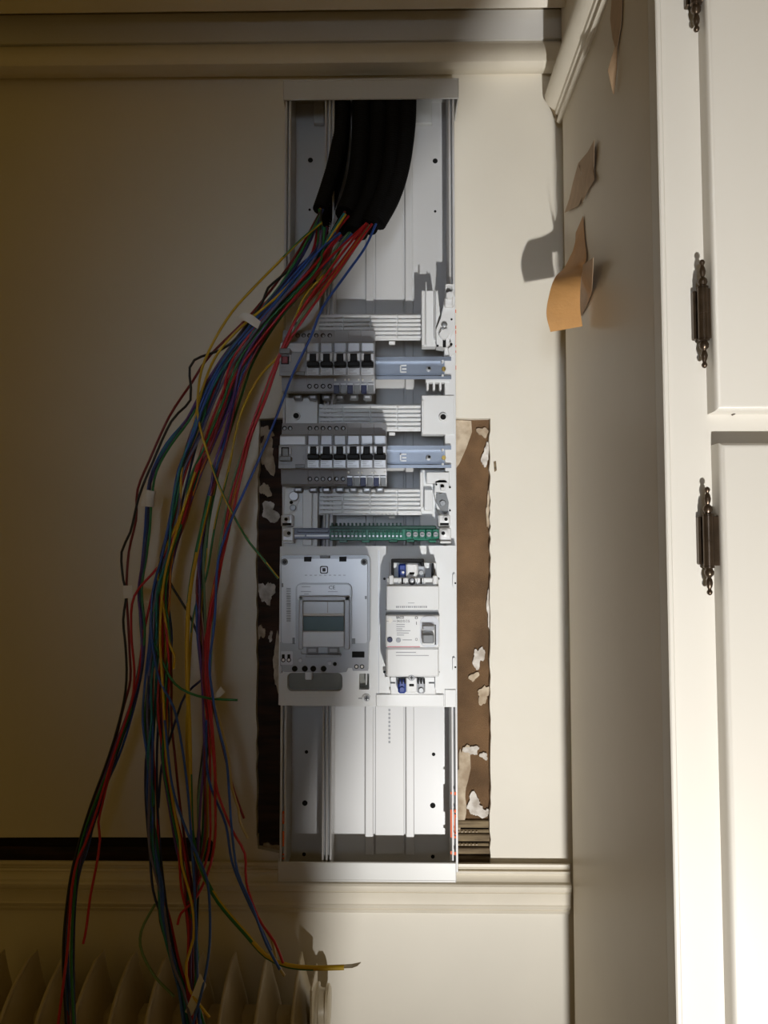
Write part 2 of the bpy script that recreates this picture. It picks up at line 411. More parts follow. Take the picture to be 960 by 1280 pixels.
def tape(L, R, m, label, curl=False):
    mb, org = sheet(strip(L, R) if curl else flatstrip(L, R), 'masking_tape', m, label)
    return tag(mb.build('masking_tape', m, smooth=60, loc=org), label, 'tape', TG)
S = lambda x, y, d=.0012: SX(x, y, XC - d)
tape([S(720, 291), S(718, 308, .003), S(706, 334, .006), W(694, 347, .125), W(687, 366, .145), W(683, 392, .15), W(688, 415, .15)],
     [S(729, 270), S(731, 298), S(733, 322, .002), W(729, 334, .140), W(726, 352, .15), W(725, 384, .150), W(728, 408, .150)], 'masking_tape', 'orange-brown masking tape curling away from wardrobe side into the light', True)
tape([S(729, 331, .010), S(727, 350, .006), S(725, 372), S(726, 396)], [S(742, 322, .014), S(741, 345, .010), S(740, 366), S(733, 384)], 'tape_aged', 'dull tape stub stuck flat behind the curling tape on wardrobe side')
tape([S(723, 204, .004), S(716, 230, .002), S(712, 248), S(706, 266, .004)], [S(726, 214, .002), S(728, 226), S(728, 246), S(723, 257, .003)], 'tape_aged', 'darker lower left half of the torn tape above the curling tape')
tape([S(743, 175, .004), S(735, 190, .002), S(723, 204, .001), S(727, 216, .004), S(727, 236, .004)], [S(743, 200, .003), S(743, 214), S(743, 224, .004), S(736, 237), S(728, 253, .003)], 'tape_aged', 'paler upper right half of the torn tape above the curling tape')
tape([S(765, -4), S(763, 24), S(766, 48), S(769, 58)], [S(778, -4), S(777, 28), S(774, 48), S(772, 60)], 'tape_aged', 'long brown tape at the top of the wardrobe side, under the crown')
tape([S(769, 58), S(760, 88, .008), S(766, 117, .003)], [S(772, 60), S(771.5, 84, .001), S(768, 118)], 'tape_aged', 'pointed tape tip hanging below the long top tape on wardrobe side')

# ================================================================== cable trunking (the white channel)
HG = .058                                    # depth of its walls
tk = thing('cable_trunking', 'tall white plastic cable trunking fixed on the cream wall, holding the switchgear', 'trunking', (W(461, 1077, 0).x, 0, W(461, 1077, 0).z))
zt, zb = W(461, 102, HG).z, W(461, 1090, HG).z
gx = lambda px: W(px, 640, HG).x
xl, xr = gx(352.5), gx(570.5)
MB().box(xl, xr, .0005, .006, W(461, 1077.6, 0).z, zt).build('back_plate', 'pvc', tk)
def wallp(a, b, name='side_wall'):
    return MB().box(gx(a), gx(b), .0005, HG, zb, zt, .0008).build(name, 'pvc', tk)
wallp(352.5, 355.5); wallp(567.5, 570.5)
wallp(357.6, 360.2, 'inner_rib'); wallp(562.8, 565.2, 'inner_rib')
MB().box(gx(355), gx(358), .006, HG - .012, zb, zt).build('lip_web', 'pvc', tk)
MB().box(gx(565), gx(568), .006, HG - .012, zb, zt).build('lip_web', 'pvc', tk)
wallp(404, 406.4, 'divider'); wallp(408.8, 411.2, 'divider'); wallp(413.6, 416, 'divider')
MB().box(gx(405), gx(415), .006, HG - .010, zb, zt).build('divider_web', 'pvc', tk)
bx = lambda px: W(px, 800, .012).x
for a, b in ((456.5, 467), (507, 517.5)):
    MB().box(bx(a), bx(b), .006, .012, zb + .004, zt, .0012).build('channel_rib', 'pvc', tk)
for a, b in ((469, 505),):
    MB().box(bx(a), bx(b), .006, .0085, zb + .004, zt, .0008).build('channel_panel', 'pvc', tk)
for x, y, r in ((388, 200, 3.2), (544, 201, 3.2), (383, 940, 2.2), (381, 1004, 3.4), (380, 1068, 2.4), (542, 943, 2.2), (541, 1007, 3.4), (541, 1071, 2.4), (387, 262, 1.6), (544, 264, 1.6)):
    MB().disc(x, y, .0055, .0066, r, 12).build('fixing_hole', 'hole_black', tk)
def cap(a, b, c, d, top_side):
    h1 = .0625; m_ = MB()
    m_.pbox(a, b, c, d, h1 - .0024, h1, .001)
    x0, x1 = W(a, (b + d) / 2, h1).x, W(c, (b + d) / 2, h1).x; z1, z0 = W(480, b, h1).z, W(480, d, h1).z
    hb = .0065 if top_side else .0265
    for u, v in ((x0, x0 + .0022), (x1 - .0022, x1)): m_.box(u, v, hb, h1 - .001, z0, z1, .0006)
    if top_side: m_.box(x0, x1, hb, h1 - .001, z1 - .0022, z1, .0006)
    else: m_.box(x0, x1, hb, h1 - .001, z0, z0 + .0022, .0006)
    return m_.build('end_cap', 'pvc_cap', tk)
tc_ = cap(354, 98, 573.5, 124, True); bc_ = cap(347, 1078, 570.5, 1103, False)
MB().pbox(347.5, 1099.5, 570, 1102.6, .058, .0629, .0008).build('cap_lip', 'pvc_cap', bc_)
MB().pbox(354.3, 98.3, 573.2, 101, .058, .0628, .0008).build('cap_lip', 'pvc_cap', tc_)
for a, b in ((392, 405), (519, 540)):
    MB().pbox(a, 118, b, 154, .0062, .014, .0008).build('cap_tongue', 'pvc_cap', tc_)
mo = MB()
def orng(a, b, c, d): mo.pbox(a, b, c, d, HG - .0002, HG + .0002, 0)
for r in ((567.7, 990, 570.2, 994), (567.7, 1012, 570.3, 1016), (567.7, 1018, 570.3, 1022), (567.8, 1022, 569.2, 1042), (567.7, 1040, 570.3, 1043), (567.7, 1045, 570.3, 1048), (567.7, 1065, 570.3, 1069),
          (563, 990, 565, 993), (563, 1012, 565, 1047), (563, 1064, 565, 1068),
          (353, 1014, 355.2, 1017), (353, 1027, 355.2, 1030), (353, 1017, 353.9, 1027), (354.6, 1017, 355.3, 1027), (353, 1039, 355.2, 1058), (353, 1067, 355.2, 1069), (353, 1072, 355.2, 1074),
          (568, 387, 570.2, 391), (568, 407, 570.2, 411), (568, 413, 570.2, 417), (568.9, 417, 569.6, 430), (568, 431, 570.2, 434), (568, 438, 570.2, 441), (568, 457, 570.2, 462)): orng(*r)
mo.build('printed_marking', 'orange_print', tk)
mp_ = MB()
for k in range(9): mp_.pbox(485.5, 886 + k * 5, 488, 889 + k * 5, .0084, .0087, 0)
mp_.build('date_print', 'print_grey', tk)

# ================================================================== DIN rail chassis
ch = thing('rail_chassis', 'white plastic mounting chassis with two metal rails and ribbed bars inside the trunking', 'chassis', (W(461, 680, .06).x, -.06, W(461, 680, .06).z))
def cp(name, m, *boxes, bv=.0008, parent=None, smooth=None):
    q = MB()
    for b_ in boxes: q.pbox(*b_, bv)
    return q.build(name, m, parent or ch, smooth)
# ribbed bars
for (y0, y1, n) in ((393, 424, 6), (506, 538, 6), (611, 643, 6)):
    base = cp('ribbed_bar', 'abs_white', (398, y0 - 1, 527, y1 + 1, .050, .054))
    st = (y1 - y0) / n
    for k in range(n):
        for a, b in ((399, 428), (429, 462), (463, 496), (497, 526.5)):
            cp('rib', 'abs_white', (a, y0 + k * st + .6, b, y0 + (k + 1) * st - 1.2, .053, .0590), parent=base, bv=.0006)
    cp('bar_tab', 'abs_white', (486, y1 + 2, 494, y1 + 6, .050, .056), parent=base)
# left upright pieces
cp('upright', 'abs_white', (358, 363, 400, 690, .030, .046))
cp('upright', 'abs_white', (556, 372, 570, 690, .0300, .0605))
cp('side_plate', 'abs_white', (357, 372, 399, 421, .046, .062)); cp('side_plate', 'abs_white', (357, 497, 397, 532, .046, .064))
cp('side_plate', 'abs_white', (355, 604, 397, 684, .046, .063)); cp('column', 'abs_white', (378, 612, 390, 682, .063, .069)); cp('column', 'abs_white', (391.5, 612, 397, 682, .063, .066))
MB().disc(361, 372, .05, .066, 6.5, 16).build('round_lug', 'abs_white', ch, 40)
MB().disc(361, 371, .0655, .068, 3.2, 12).build('lug_screw', 'abs_grey', ch, 40)
MB().ppoly([(360, 382), (369, 381), (368, 376), (364, 374), (358, 376)], .062, .067).build('lug_tab', 'abs_white', ch)
MB().disc(370, 404.5, .062, .074, 3.6, 14).build('terminal_ring', 'steel_screw', ch, 40); MB().disc(370, 404.5, .0735, .0745, 2.0, 10).build('terminal_hole', 'dark_green', ch)
for x, y in ((370, 519.5), (554, 521)):
    q = MB().disc(x, y, .06, .067, 5.4, 16).build('fixing_boss', 'abs_white', ch, 40); MB().disc(x, y, .066, .0675, 3.6, 14).build('boss_hole', 'hole_black', q)
# right upright pieces
cp('side_plate', 'abs_white', (527, 363, 545, 433, .046, .062)); cp('column', 'abs_white', (527, 363, 531.5, 431, .062, .068)); cp('column', 'abs_white', (532, 352, 533.4, 431, .062, .066)); cp('column', 'abs_white', (543, 362, 544.4, 424, .062, .069))
MB().ppoly([(545, 364), (547, 363), (548, 372), (550, 392), (548, 398), (545, 408)], .05, .066).build('latch_wing', 'abs_white', ch)
lt = MB().ppoly([(557, 366), (565, 364), (569, 372), (568, 380), (565, 384), (566, 398), (567, 412), (562, 424), (561, 432), (556, 434), (546, 432), (545, 412), (551, 398), (554, 384)], .046, .070).build('latch_plate', 'abs_white', ch)
MB().disc(562, 369, .07, .084, 4.8, 16).build('latch_knob', 'abs_white', lt, 40)
MB().ppoly([(557, 355), (568, 355), (568, 362), (566, 362), (565, 357.5), (559, 357.5), (558, 361), (557, 361)], .060, .080).build('hook', 'abs_white', lt)
MB().pbox(556, 372, 566, 383, .07, .078, .0015).build('latch_block', 'abs_white', lt)
MB().disc(555.5, 405.5, .07, .0725, 3.8, 14).build('screw', 'steel_screw', lt, 40)
MB().ppoly([(552, 412), (559, 411), (562, 416), (560, 421), (556, 424), (552, 423), (549, 418)], .07, .077).build('turn_lug', 'abs_white', lt)
MB().pbox(553.5, 424, 557.5, 434, .07, .0712, .0004).build('slot', 'hole_black', lt)
for x, y, r in ((547, 432, 1.5), (564.5, 399, 1.3), (564, 430, 1.8)): MB().disc(x, y, .0695, .0711, r, 8).build('pin_hole', 'hole_black', lt)
MB().ppoly([(560, 436), (566, 432), (567, 442), (562, 446)], .0603, .066).build('corner_lug', 'abs_white', ch)
cp('side_plate', 'abs_white', (527, 494, 568, 543, .046, .063)); cp('column', 'abs_white', (527, 500, 530, 541, .063, .068))
cp('side_plate', 'abs_white', (525, 587, 556, 684, .040, .050)); cp('column', 'abs_white', (525, 590, 529, 634, .050, .062)); cp('column', 'abs_white', (530.5, 612, 541, 638, .050, .060)); cp('side_plate', 'abs_white', (533, 590, 562, 604, .050, .064))
for k in range(3): cp('tooth', 'abs_white', (533 + 8 * k, 476, 536 + 8 * k, 487, .050, .0605))
cp('side_plate', 'abs_white', (532, 473, 562, 478, .050, .062))
lp = MB().ppoly([(544, 602), (549, 600), (557, 600), (563, 608), (564, 622), (563, 640), (558, 648), (551, 646), (546, 634), (543, 618)], .046, .064).build('latch_plate', 'abs_white', ch)
MB().ppoly([(546, 617), (558, 618), (561, 628), (560, 640), (555, 644), (550, 636), (545, 628)], .064, .068).build('turn_lug', 'abs_mid_grey', lp)
MB().disc(553.5, 629, .068, .0705, 3.8, 14).build('screw', 'steel_screw', lp, 40); MB().disc(553, 607.5, .064, .066, 2.2, 10).build('pin_hole', 'hole_black', lp)
MB().pbox(551, 609, 556.5, 613, .064, .072, .0006).build('latch_block', 'abs_white', lp)
for x, y in ((545.5, 605.5), (562.5, 609), (562.5, 638)): MB().disc(x, y, .0635, .066, 1.3, 8).build('pin_hole', 'hole_black', lp)
ll = MB().ppoly([(359, 612), (364, 609), (372, 616), (374, 624), (371, 632), (371, 638), (362, 640), (359, 630), (356, 622)], .063, .0665).build('latch_plate', 'abs_white', ch)
MB().disc(367, 620, .0665, .072, 6.2, 14).build('turn_lug', 'abs_grey_light', ll, 40); MB().disc(366, 634.5, .0665, .0705, 4, 14).build('screw', 'steel_screw', ll, 40); MB().disc(364, 628, .0722, .0732, 2.2, 10).build('pin_hole', 'hole_black', ll)
# brackets at the ends of the terminal bar
for bxx, m in ((359, 'abs_grey_light'), (556, 'abs_white')):
    s_ = 1 if bxx < 400 else -1
    br = cp('bar_bracket', m, (bxx - 8, 643, bxx + 7, 658.5, .060, .078), (bxx - 6.5, 659.5, bxx + 8, 677, .060, .084), bv=.0018)
    MB().disc(bxx - s_ * 1.5, 649, .0775, .0800, 4.4, 14).build('boss', m, br, 40); MB().disc(bxx - s_ * 1.5, 649, .0798, .0806, 2.2, 12).build('boss_hole', 'hole_black', br)
    MB().pbox(bxx - 6, 653.6, bxx + 5, 656.8, .0775, .0783, .0003).build('slot', 'hole_black', br)
    MB().disc(bxx, 666.5, .0835, .0865, 5.0, 14).build('boss', m, br, 40); MB().disc(bxx + s_ * 2, 666.5, .0862, .0870, 2.4, 12).build('boss_hole', 'hole_black', br)
    MB().pbox(bxx - 6, 676, bxx + 8, 679, .070, .088, .001).build('bracket_foot', m, br)
# DIN rails
for y0, y1 in ((446, 474), (557, 585)):
    a, b = 353, 564; hR = .066
    x0, x1 = W(a, y0, hR).x, W(b, y0, hR).x
    zz = lambda y, h: W(515, y, h).z
    pr = [(hR, zz(y0, hR)), (hR, zz(y0 + 5, hR)), (.0585, zz(y0 + 5.4, .0585)), (.0585, zz(y1 - 4.8, .0585)), (hR, zz(y1 - 4, hR)), (hR, zz(y1, hR)),
          (hR - .0012, zz(y1, hR)), (hR - .0012, zz(y1 - 3, hR)), (.0570, zz(y1 - 3.4, .0570)), (.0570, zz(y0 + 4, .057)), (hR - .0012, zz(y0 + 3.6, hR)), (hR - .0012, zz(y0, hR))]
    rl = MB().extrude_x(pr, x0, x1).build('din_rail', 'zinc', ch)
    ym = (y0 + y1) / 2 + 1
    q = MB(); q.pbox(500, ym - 5, 508, ym - 3.6, .058, .0600, 0); q.pbox(500, ym + 3.2, 508, ym + 4.6, .058, .06, 0); q.pbox(500, ym - 5, 501.4, ym + 4.6, .058, .06, 0); q.pbox(502.6, ym - .8, 508, ym + .8, .058, .0602, 0)
    q.build('rail_clip', 'abs_white', rl)
    MB().disc(535.5, ym, .0583, .0596, 3.4, 14).build('screw', 'steel_screw', rl, 40); MB().disc(536.5, ym - .8, .0595, .0599, 1.8, 8).build('screw_slot', 'hole_black', rl)
    MB().disc(555, ym, .0583, .0605, 3.0, 12).build('screw', 'brass_screw', rl, 40)
    for yy in (y0 + 5, y1 - 5): MB().disc(553.5, yy, .0583, .0680, 1.6, 8).build('rivet', 'abs_white', rl)

# ================================================================== breakers
def zr(px, y, h): return W(px, y, h).z
def device_body(px0, px1, prof, mats='abs_grey', gap=.00015):
    # side outline of a modular device (y,h) swept across its width
    pc = (px0 + px1) / 2
    xn0, xn1 = W(px0, 450, .126).x + gap, W(px1, 450, .126).x - gap
    return MB().extrude_x([(h, zr(pc, y, h)) for y, h in prof], xn0, xn1), xn0, xn1
def prof_for(t):   # t: top pixel row of the device row
    return [(t + 3, .0665), (t, .096), (t + 14, .101), (t + 15, .113), (t + 17, .1155), (t + 27.5, .118), (t + 28, .124), (t + 56.5, .126), (t + 57, .106), (t + 76, .100), (t + 79, .092), (t + 79, .0665)]
def bfront(y0, t): return 0
SG = 'modular breakers on the upper rail', 'modular breakers on the lower rail'
def screws(root, xs, y, h, lit=True):
    for x in xs:
        c_ = MB().disc(x, y, h - .002, h + .0008, 2.9, 12).build('terminal_screw', 'hole_black', root)
        MB().disc(x + .3, y + .3, h, h + .0012, 1.9, 10).build('screw_head', 'steel_screw', c_, 40)
def breaker(px0, px1, t, upper_screws, lower, label, group):
    pc = (px0 + px1) / 2
    root = thing('circuit_breaker', label, 'circuit breaker', W(pc, t + 79, .08), group)
    mbq, x0, x1 = device_body(px0, px1, prof_for(t)); mbq.build('body', 'abs_grey', root)
    # label holder between the shoulder and the lever
    MB().pbox(px0 + 1.6, t + 15.5, px1 - 1.4, t + 27, .114, .1192, .0007).build('label_holder', 'label_strip', root)
    MB().pbox(px0 - .3, t + 15, px0 + 1.2, t + 27.5, .112, .1196, .0003).build('label_gap', 'abs_mid_grey', root)
    # lever well and lever
    MB().pbox(px0 + 3.6, t + 29, px1 - 3.6, t + 45, .1235, .1262, .0003).build('lever_well', 'black_plastic', root)
    for a in (px0 + .9, px1 - 4.4): MB().pbox(a, t + 28.5, a + 3.5, t + 38, .124, .1285, .0007).build('lever_guard', 'abs_grey_light', root)
    lv = MB(); lv.pbox(pc - 4.0, t + 30, pc + 4.0, t + 40, .124, .130, .001); lv.pbox(pc - 7.6, t + 38.5, pc + 7.6, t + 45.2, .124, .134, .0012)
    lv.build('lever', 'black_plastic', root)
    MB().pbox(px0 + 1.2, t + 46, px1 - 1.2, t + 55.5, .125, .1266, .0003).build('rating_plate', 'abs_grey_light', root)
    q = MB()
    for k, ww in enumerate((.72, .5, .86)): q.pbox(px0 + 2.4, t + 47.6 + 2.6 * k, px0 + 2.4 + (px1 - px0 - 5) * ww, t + 48.5 + 2.6 * k, .1264, .12675, 0)
    q.build('rating_print', 'print_grey', root)
    if upper_screws: screws(root, (pc - 4.2, pc + 4.2), t + 6.2, .0985)
    if lower == 'screws': screws(root, (pc - 4.2, pc + 4.2), t + 69.5, .1025)
    else:
        for dx, m, nm in ((-4.4, 'dark_blue', 'push_terminal'), (4.2, 'abs_mid_grey', 'push_terminal')):
            MB().pbox(pc + dx - 3.4, t + 67, pc + dx + 3.4, t + 78.6, .098, .1045, .0006).build(nm, m, root)
            MB().pbox(pc + dx - 3.4, t + 66, pc + dx + 3.4, t + 68, .098, .1062, .0004).build('terminal_lip', 'abs_grey_light', root)
        for dx, r in ((-6, 1.5), (6.4, 1.2)): MB().disc(pc + dx, t + 61.5, .104, .1063, r, 10).build('test_point', 'white_tape', root)
    MB().pbox(pc - 5.5, t + 80, pc + 5.5, t + 86.5, .0665, .078, .0015).build('rail_catch', 'abs_mid_grey', root)
    MB().pbox(pc - 3, t + 81.5, pc + 3, t + 84.5, .077, .0786, .0003).build('catch_slot', 'abs_grey_light', root)
    return root
def rcd(px0, px1, t, tripped, screw_x, label, group):
    pc = (px0 + px1) / 2
    root = thing('residual_current_switch', label, 'safety switch', W(pc, t + 79, .08), group)
    mbq, x0, x1 = device_body(px0, px1, [(y, h) for y, h in prof_for(t)]); mbq.build('body', 'abs_grey', root)
    MB().pbox(px0 + 1, t + 16, px1 - 1.5, t + 27, .114, .1192, .0007).build('label_holder', 'abs_grey_light' , root)
    if tripped:
        MB().pbox(px0 + 2.2, t + 28, px0 + 12, t + 42, .124, .1268, .0003).build('lever_well', 'black_plastic', root)
        MB().pbox(px0 + 3.6, t + 30, px0 + 10.6, t + 41, .126, .1278, .0005).build('position_flag', 'red_flag', root)
        MB().pbox(px0 - .2, t + 22, px0 + 14.2, t + 29, .124, .135, .0012).build('lever', 'abs_mid_grey', root)
        MB().pbox(px0 + 2.4, t + 27, px0 + 11.8, t + 32, .124, .131, .001).build('lever_stem', 'abs_mid_grey', root)
    else:
        MB().pbox(px0 + 2.6, t + 30, px0 + 12, t + 46, .124, .1268, .0003).build('lever_well', 'black_plastic', root)
        MB().pbox(px0 + 3.4, t + 31, px0 + 11.6, t + 42, .125, .131, .0010).build('lever_stem', 'abs_mid_grey', root)
        MB().pbox(px0 - .8, t + 41, px0 + 15, t + 47, .124, .135, .0012).build('lever', 'abs_mid_grey', root)
    for a in (px0 + .3, px0 + 12.6): MB().pbox(a, t + 30, a + 2, t + 39, .124, .1285, .0006).build('lever_guard', 'abs_grey_light', root)
    MB().pbox(px0 + 19.5, t + 51, px0 + 32, t + 56, .125, .1285, .0008).build('test_button', 'abs_mid_grey', root)
    q = MB()
    for k, (a, b) in enumerate(((2, 8), (2, 7), (2, 14))): q.pbox(px0 + a, t + 45.5 + 2.6 * k, px0 + b, t + 46.6 + 2.6 * k, .126, .1265, 0)
    q.pbox(px0 + 27, t + 29, px0 + 32, t + 30, .126, .1265, 0); q.pbox(px0 + 29.5, t + 40, px0 + 31.5, t + 46, .126, .1265, 0)
    q.build('rating_print', 'print_grey', root)
    screws(root, screw_x, t + 6.2, .0985)
    for a in (px0 + 23, px1 - 1): MB().pbox(pc - 2, t + 80, pc + 8, t + 86.5, .0665, .078, .0015)
    MB().pbox(pc + 1, t + 80, pc + 12, t + 86.5, .0665, .078, .0015).build('rail_catch', 'abs_mid_grey', root)
    MB().pbox(pc + 3.5, t + 81.5, pc + 9.5, t + 84.5, .077, .0786, .0003).build('catch_slot', 'abs_grey_light', root)
rcd(349, 382.4, 413, True, (363, 372, 379.5), 'wide residual current switch with red flag at the left end of the upper row', SG[0])
rcd(349, 383.4, 529, False, (355.5, 362.5), 'wide residual current switch with grey lever at the left end of the lower row', SG[1])
ORD = ['first', 'second', 'third', 'fourth', 'fifth', 'sixth']
X1 = [382.5, 399.4, 416.4, 433.4, 450.5, 468]
for k in range(5):
    lab = ORD[k] + ' narrow black-lever circuit breaker from the left in the upper row, ' + ('with round screw terminals' if k < 2 else 'with blue push terminals')
    breaker(X1[k], X1[k + 1], 413, k < 2, 'screws' if k < 2 else 'push', lab, SG[0])
X2 = [383.5, 399.4, 416.2, 433, 450, 466.6, 483]
for k in range(6):
    lab = ORD[k] + ' narrow black-lever circuit breaker from the left in the lower row, ' + ('with round screw terminals' if k < 3 else 'with blue push terminals')
    breaker(X2[k], X2[k + 1], 529, k < 3, 'screws' if k < 3 else 'push', lab, SG[1])

# ================================================================== earth terminal bar
tb = thing('terminal_bar', 'green earth terminal bar with rows of clamps across the chassis below the breakers', 'terminal bar', W(461, 676, .075))
MB().pbox(367, 660, 413, 674, .064, .076, .001).build('carrier', 'blue_grey_bar', tb)
MB().pbox(371, 661.5, 411, 666, .076, .081, .001).build('carrier_ridge', 'blue_grey_bar', tb)
MB().pbox(383, 668.5, 411, 670.5, .0755, .0768, .0003).build('carrier_mark', 'abs_grey_light', tb)
MB().pbox(368, 668.5, 381, 670.5, .0755, .0768, .0003).build('carrier_mark', 'abs_grey_light', tb)
MB().pbox(412, 658, 545, 675.5, .064, .077, .0008).build('bar_body', 'green_terminal', tb)
MB().pbox(412, 657, 545, 661.5, .064, .0800, .0008).build('bar_shade', 'dark_green', tb)
def clampset(x0, n, st):
    for k in range(n):
        x = x0 + st * k
        c_ = MB().pbox(x + .5, 662.5, x + st - .5, 673, .076, .0815, .0005).build('clamp', 'green_terminal', tb)
        MB().pbox(x + 1.0, 663.4, x + st - 1.0, 665.6, .081, .0822, .0003).build('clamp_slot', 'dark_green', c_)
        MB().pbox(x + 1.2, 669, x + st - 1.2, 671.2, .081, .0824, .0003).build('clamp_mark', 'label_strip', c_)
        MB().pbox(x + 1.2, 653.5, x + 3.0, 659, .066, .079, .0003).build('pin', 'dark_green', c_)
clampset(413, 9, 5.0); clampset(459.5, 9, 4.9)
for k in range(5):
    x = 511 + 8.4 * k
    c_ = MB().pbox(x - 3.9, 661.5, x + 3.9, 673.5, .076, .082, .0008).build('screw_clamp', 'green_terminal', tb)
    MB().disc(x, 668, .0815, .0842, 3.3, 12).build('screw', 'steel_screw', c_, 40); MB().pbox(x - 2, 667.4, x + 2, 668.4, .084, .0845, 0).build('screw_slot', 'dark_green', c_)
for a, b in ((424, 434), (452, 462), (486, 497), (508, 518), (536, 545)): MB().pbox(a, 675, b, 678, .070, .0795, .0006).build('foot', 'green_terminal', tb)

# ================================================================== plate carrying meter and main breaker
HP = .078
pl = thing('mounting_plate', 'white mounting plate across the trunking, carrying the grey meter and the main breaker', 'plate', W(461, 884, .06))
def rrect(a, b, c, d, r, n=4):
    out = []
    for cx, cy, s in ((c - r, b + r, -90), (c - r, d - r, 0), (a + r, d - r, 90), (a + r, b + r, 180)):
        for k in range(n + 1):
            t = math.radians(s + 90 * k / n); out.append((cx + r * math.cos(t), cy + r * math.sin(t)))
    return out
bm = bmesh.new()
outl = [(350, 683), (570.5, 682), (570.5, 884), (352, 882), (348, 881)]
rings = [outl, rrect(359, 841, 428, 864, 6), rrect(449, 842, 461.5, 862, 1)]
ed = []
wp = lambda x, y: W(x, y, HP)
for r_ in rings: ed += ring(bm, [wp(x, y) for x, y in r_])[1]
bmesh.ops.triangle_fill(bm, use_beauty=True, use_dissolve=False, edges=ed)
bm.verts.index_update()
q = MB().add([v.co[:] for v in bm.verts], [[v.index for v in f.verts] for f in bm.faces]); bm.free()
for r_ in rings:
    a = [wp(x, y) for x, y in r_]; n = len(a); dp = .022 if r_ is outl else .014
    q.add(a + [p + Vector((0, dp, 0)) for p in a], [(i, (i + 1) % n, (i + 1) % n + n, i + n) for i in range(n)])
q.build('plate', 'abs_white', pl)
MB().ppoly([(356, 686), (464, 686), (464, 877), (356, 877)], .058, .064).build('plate_back', 'window_recess', pl)
MB().pbox(381, 839, 390, 850, .064, .076, .001).build('wire_hook', 'abs_white', pl)
MB().pbox(457, 842, 458.6, 856, .064, .076, .0004).build('opening_rib', 'abs_white', pl)
MB().pbox(470, 868, 555, 883.5, HP - .001, HP + .003, .0008).build('lower_flap', 'abs_white', pl)
MB().pbox(556, 862, 570, 884, HP - .001, HP + .0018, .0006).build('side_flap', 'abs_white', pl)
MB().disc(458, 873, HP - .001, HP + .0024, 5.4, 18).build('screw_boss', 'abs_white', pl, 40)
c_ = MB().disc(458.5, 873, HP + .0015, HP + .0034, 3.6, 14).build('screw', 'abs_grey', pl, 40)
q = MB(); q.pbox(456, 872.4, 461, 873.6, HP + .003, HP + .0037, 0); q.pbox(457.9, 870.4, 459.1, 875.6, HP + .003, HP + .0037, 0); q.build('screw_cross', 'print_dark', c_)
MB().pbox(448, 872.6, 452.5, 873.4, HP, HP + .0004, 0).build('screw_mark', 'print_dark', pl)
for y in (727, 832):
    hq = MB().ppoly([(566, y - 9), (568.5, y - 10), (570.5, y - 6), (570.5, y + 6), (568, y + 9), (566, y + 6)], HP - .001, HP + .004).build('side_latch', 'abs_white', pl)
    MB().disc(569.2, y + 2, HP + .0035, HP + .0045, 1.2, 8).build('latch_hole', 'hole_black', hq)
MB().pbox(473, 688, 474, 868, HP, HP + .0004, 0).build('plate_seam', 'abs_grey_light', pl)

# ------------------------------------------------------------------ meter
HM = .108
me_ = thing('electricity_meter', 'grey electricity meter with a teal display window on the left of the white plate', 'meter', W(406, 836, HP))
MB().ppoly(rrect(350.5, 694, 462.5, 806, 6), HP, .100).build('base', 'abs_grey', me_)
MB().ppoly(rrect(352, 698.5, 459, 804, 3), .100, HM).build('cover', 'abs_grey_light', me_)
lw = MB().ppoly([(350, 803), (461, 803), (460, 838.5), (441, 838.5), (440, 835), (434, 835), (433, 840), (424, 841), (356, 840), (350, 838)], HP, .101).build('terminal_cover', 'abs_grey', me_)
for a in (380, 424): MB().pbox(a, 696, a + 9, 702, HM - .003, HM + .0016, .0004).build('catch', 'black_plastic', me_)
MB().pbox(400, 694.5, 412, 698, .100, HM + .001, .0006).build('catch', 'abs_mid_grey', me_)
for a in (355.5, 455): 
    s_ = MB().disc(a, 702.5, HM - .002, HM + .0010, 4.2, 14).build('cover_screw', 'abs_mid_grey', me_, 40); MB().disc(a, 702.5, HM + .0005, HM + .0018, 2.4, 12).build('screw_head', 'print_dark', s_)
q = MB(); r0 = rrect(400, 707.5, 410, 717, 2); q.ppoly(r0, HM - .001, HM + .0006); q.build('emblem_field', 'print_dark', me_)
MB().ppoly(rrect(401.2, 708.7, 408.8, 715.8, 1.5), HM, HM + .0009).build('emblem_inner', 'abs_grey_light', me_)
MB().ppoly(rrect(403, 710, 407, 714.5, 1), HM, HM + .0012).build('emblem_mark', 'print_dark', me_)
# window surround
sr = MB().ppoly(rrect(369.5, 729, 439.5, 814, 7), HM - .002, .1165).build('window_surround', 'abs_grey', me_)
MB().ppoly(rrect(371.5, 731, 437.5, 751, 4), .1160, .1170).build('rating_field', 'abs_grey_light', me_)
MB().pbox(376, 748, 434.5, 788, .1160, .1172, .0004).build('window_recess', 'window_recess', sr)
q = MB(); q.pbox(376, 806, 384, 818, .1, .116, .001); q.build('surround_foot', 'abs_grey', sr)
fr = MB(); fr.pbox(373.5, 745.5, 437, 751.0, .116, .1225, .0008); fr.pbox(373.5, 745.5, 378.5, 812, .116, .1225, .0008); fr.pbox(430.5, 745.5, 437, 812, .116, .1225, .0008)
fr.build('window_frame', 'abs_grey', sr)
MB().pbox(378.5, 752, 430, 768, .116, .1200, .0006).build('scroll_panel', 'lcd_panel', sr)
MB().pbox(378.5, 767, 430, 770.2, .116, .1218, .001).build('window_ledge', 'abs_white', sr)
MB().pbox(379, 770.5, 429.5, 788.5, .116, .1185, .0005).build('display', 'lcd_screen', sr)
MB().pbox(378, 789, 430.5, 809, .116, .1215, .001).build('front_panel', 'abs_grey_light', sr)
MB().pbox(409, 752.5, 410, 766, .1199, .1203, 0).build('panel_seam', 'abs_grey', sr)
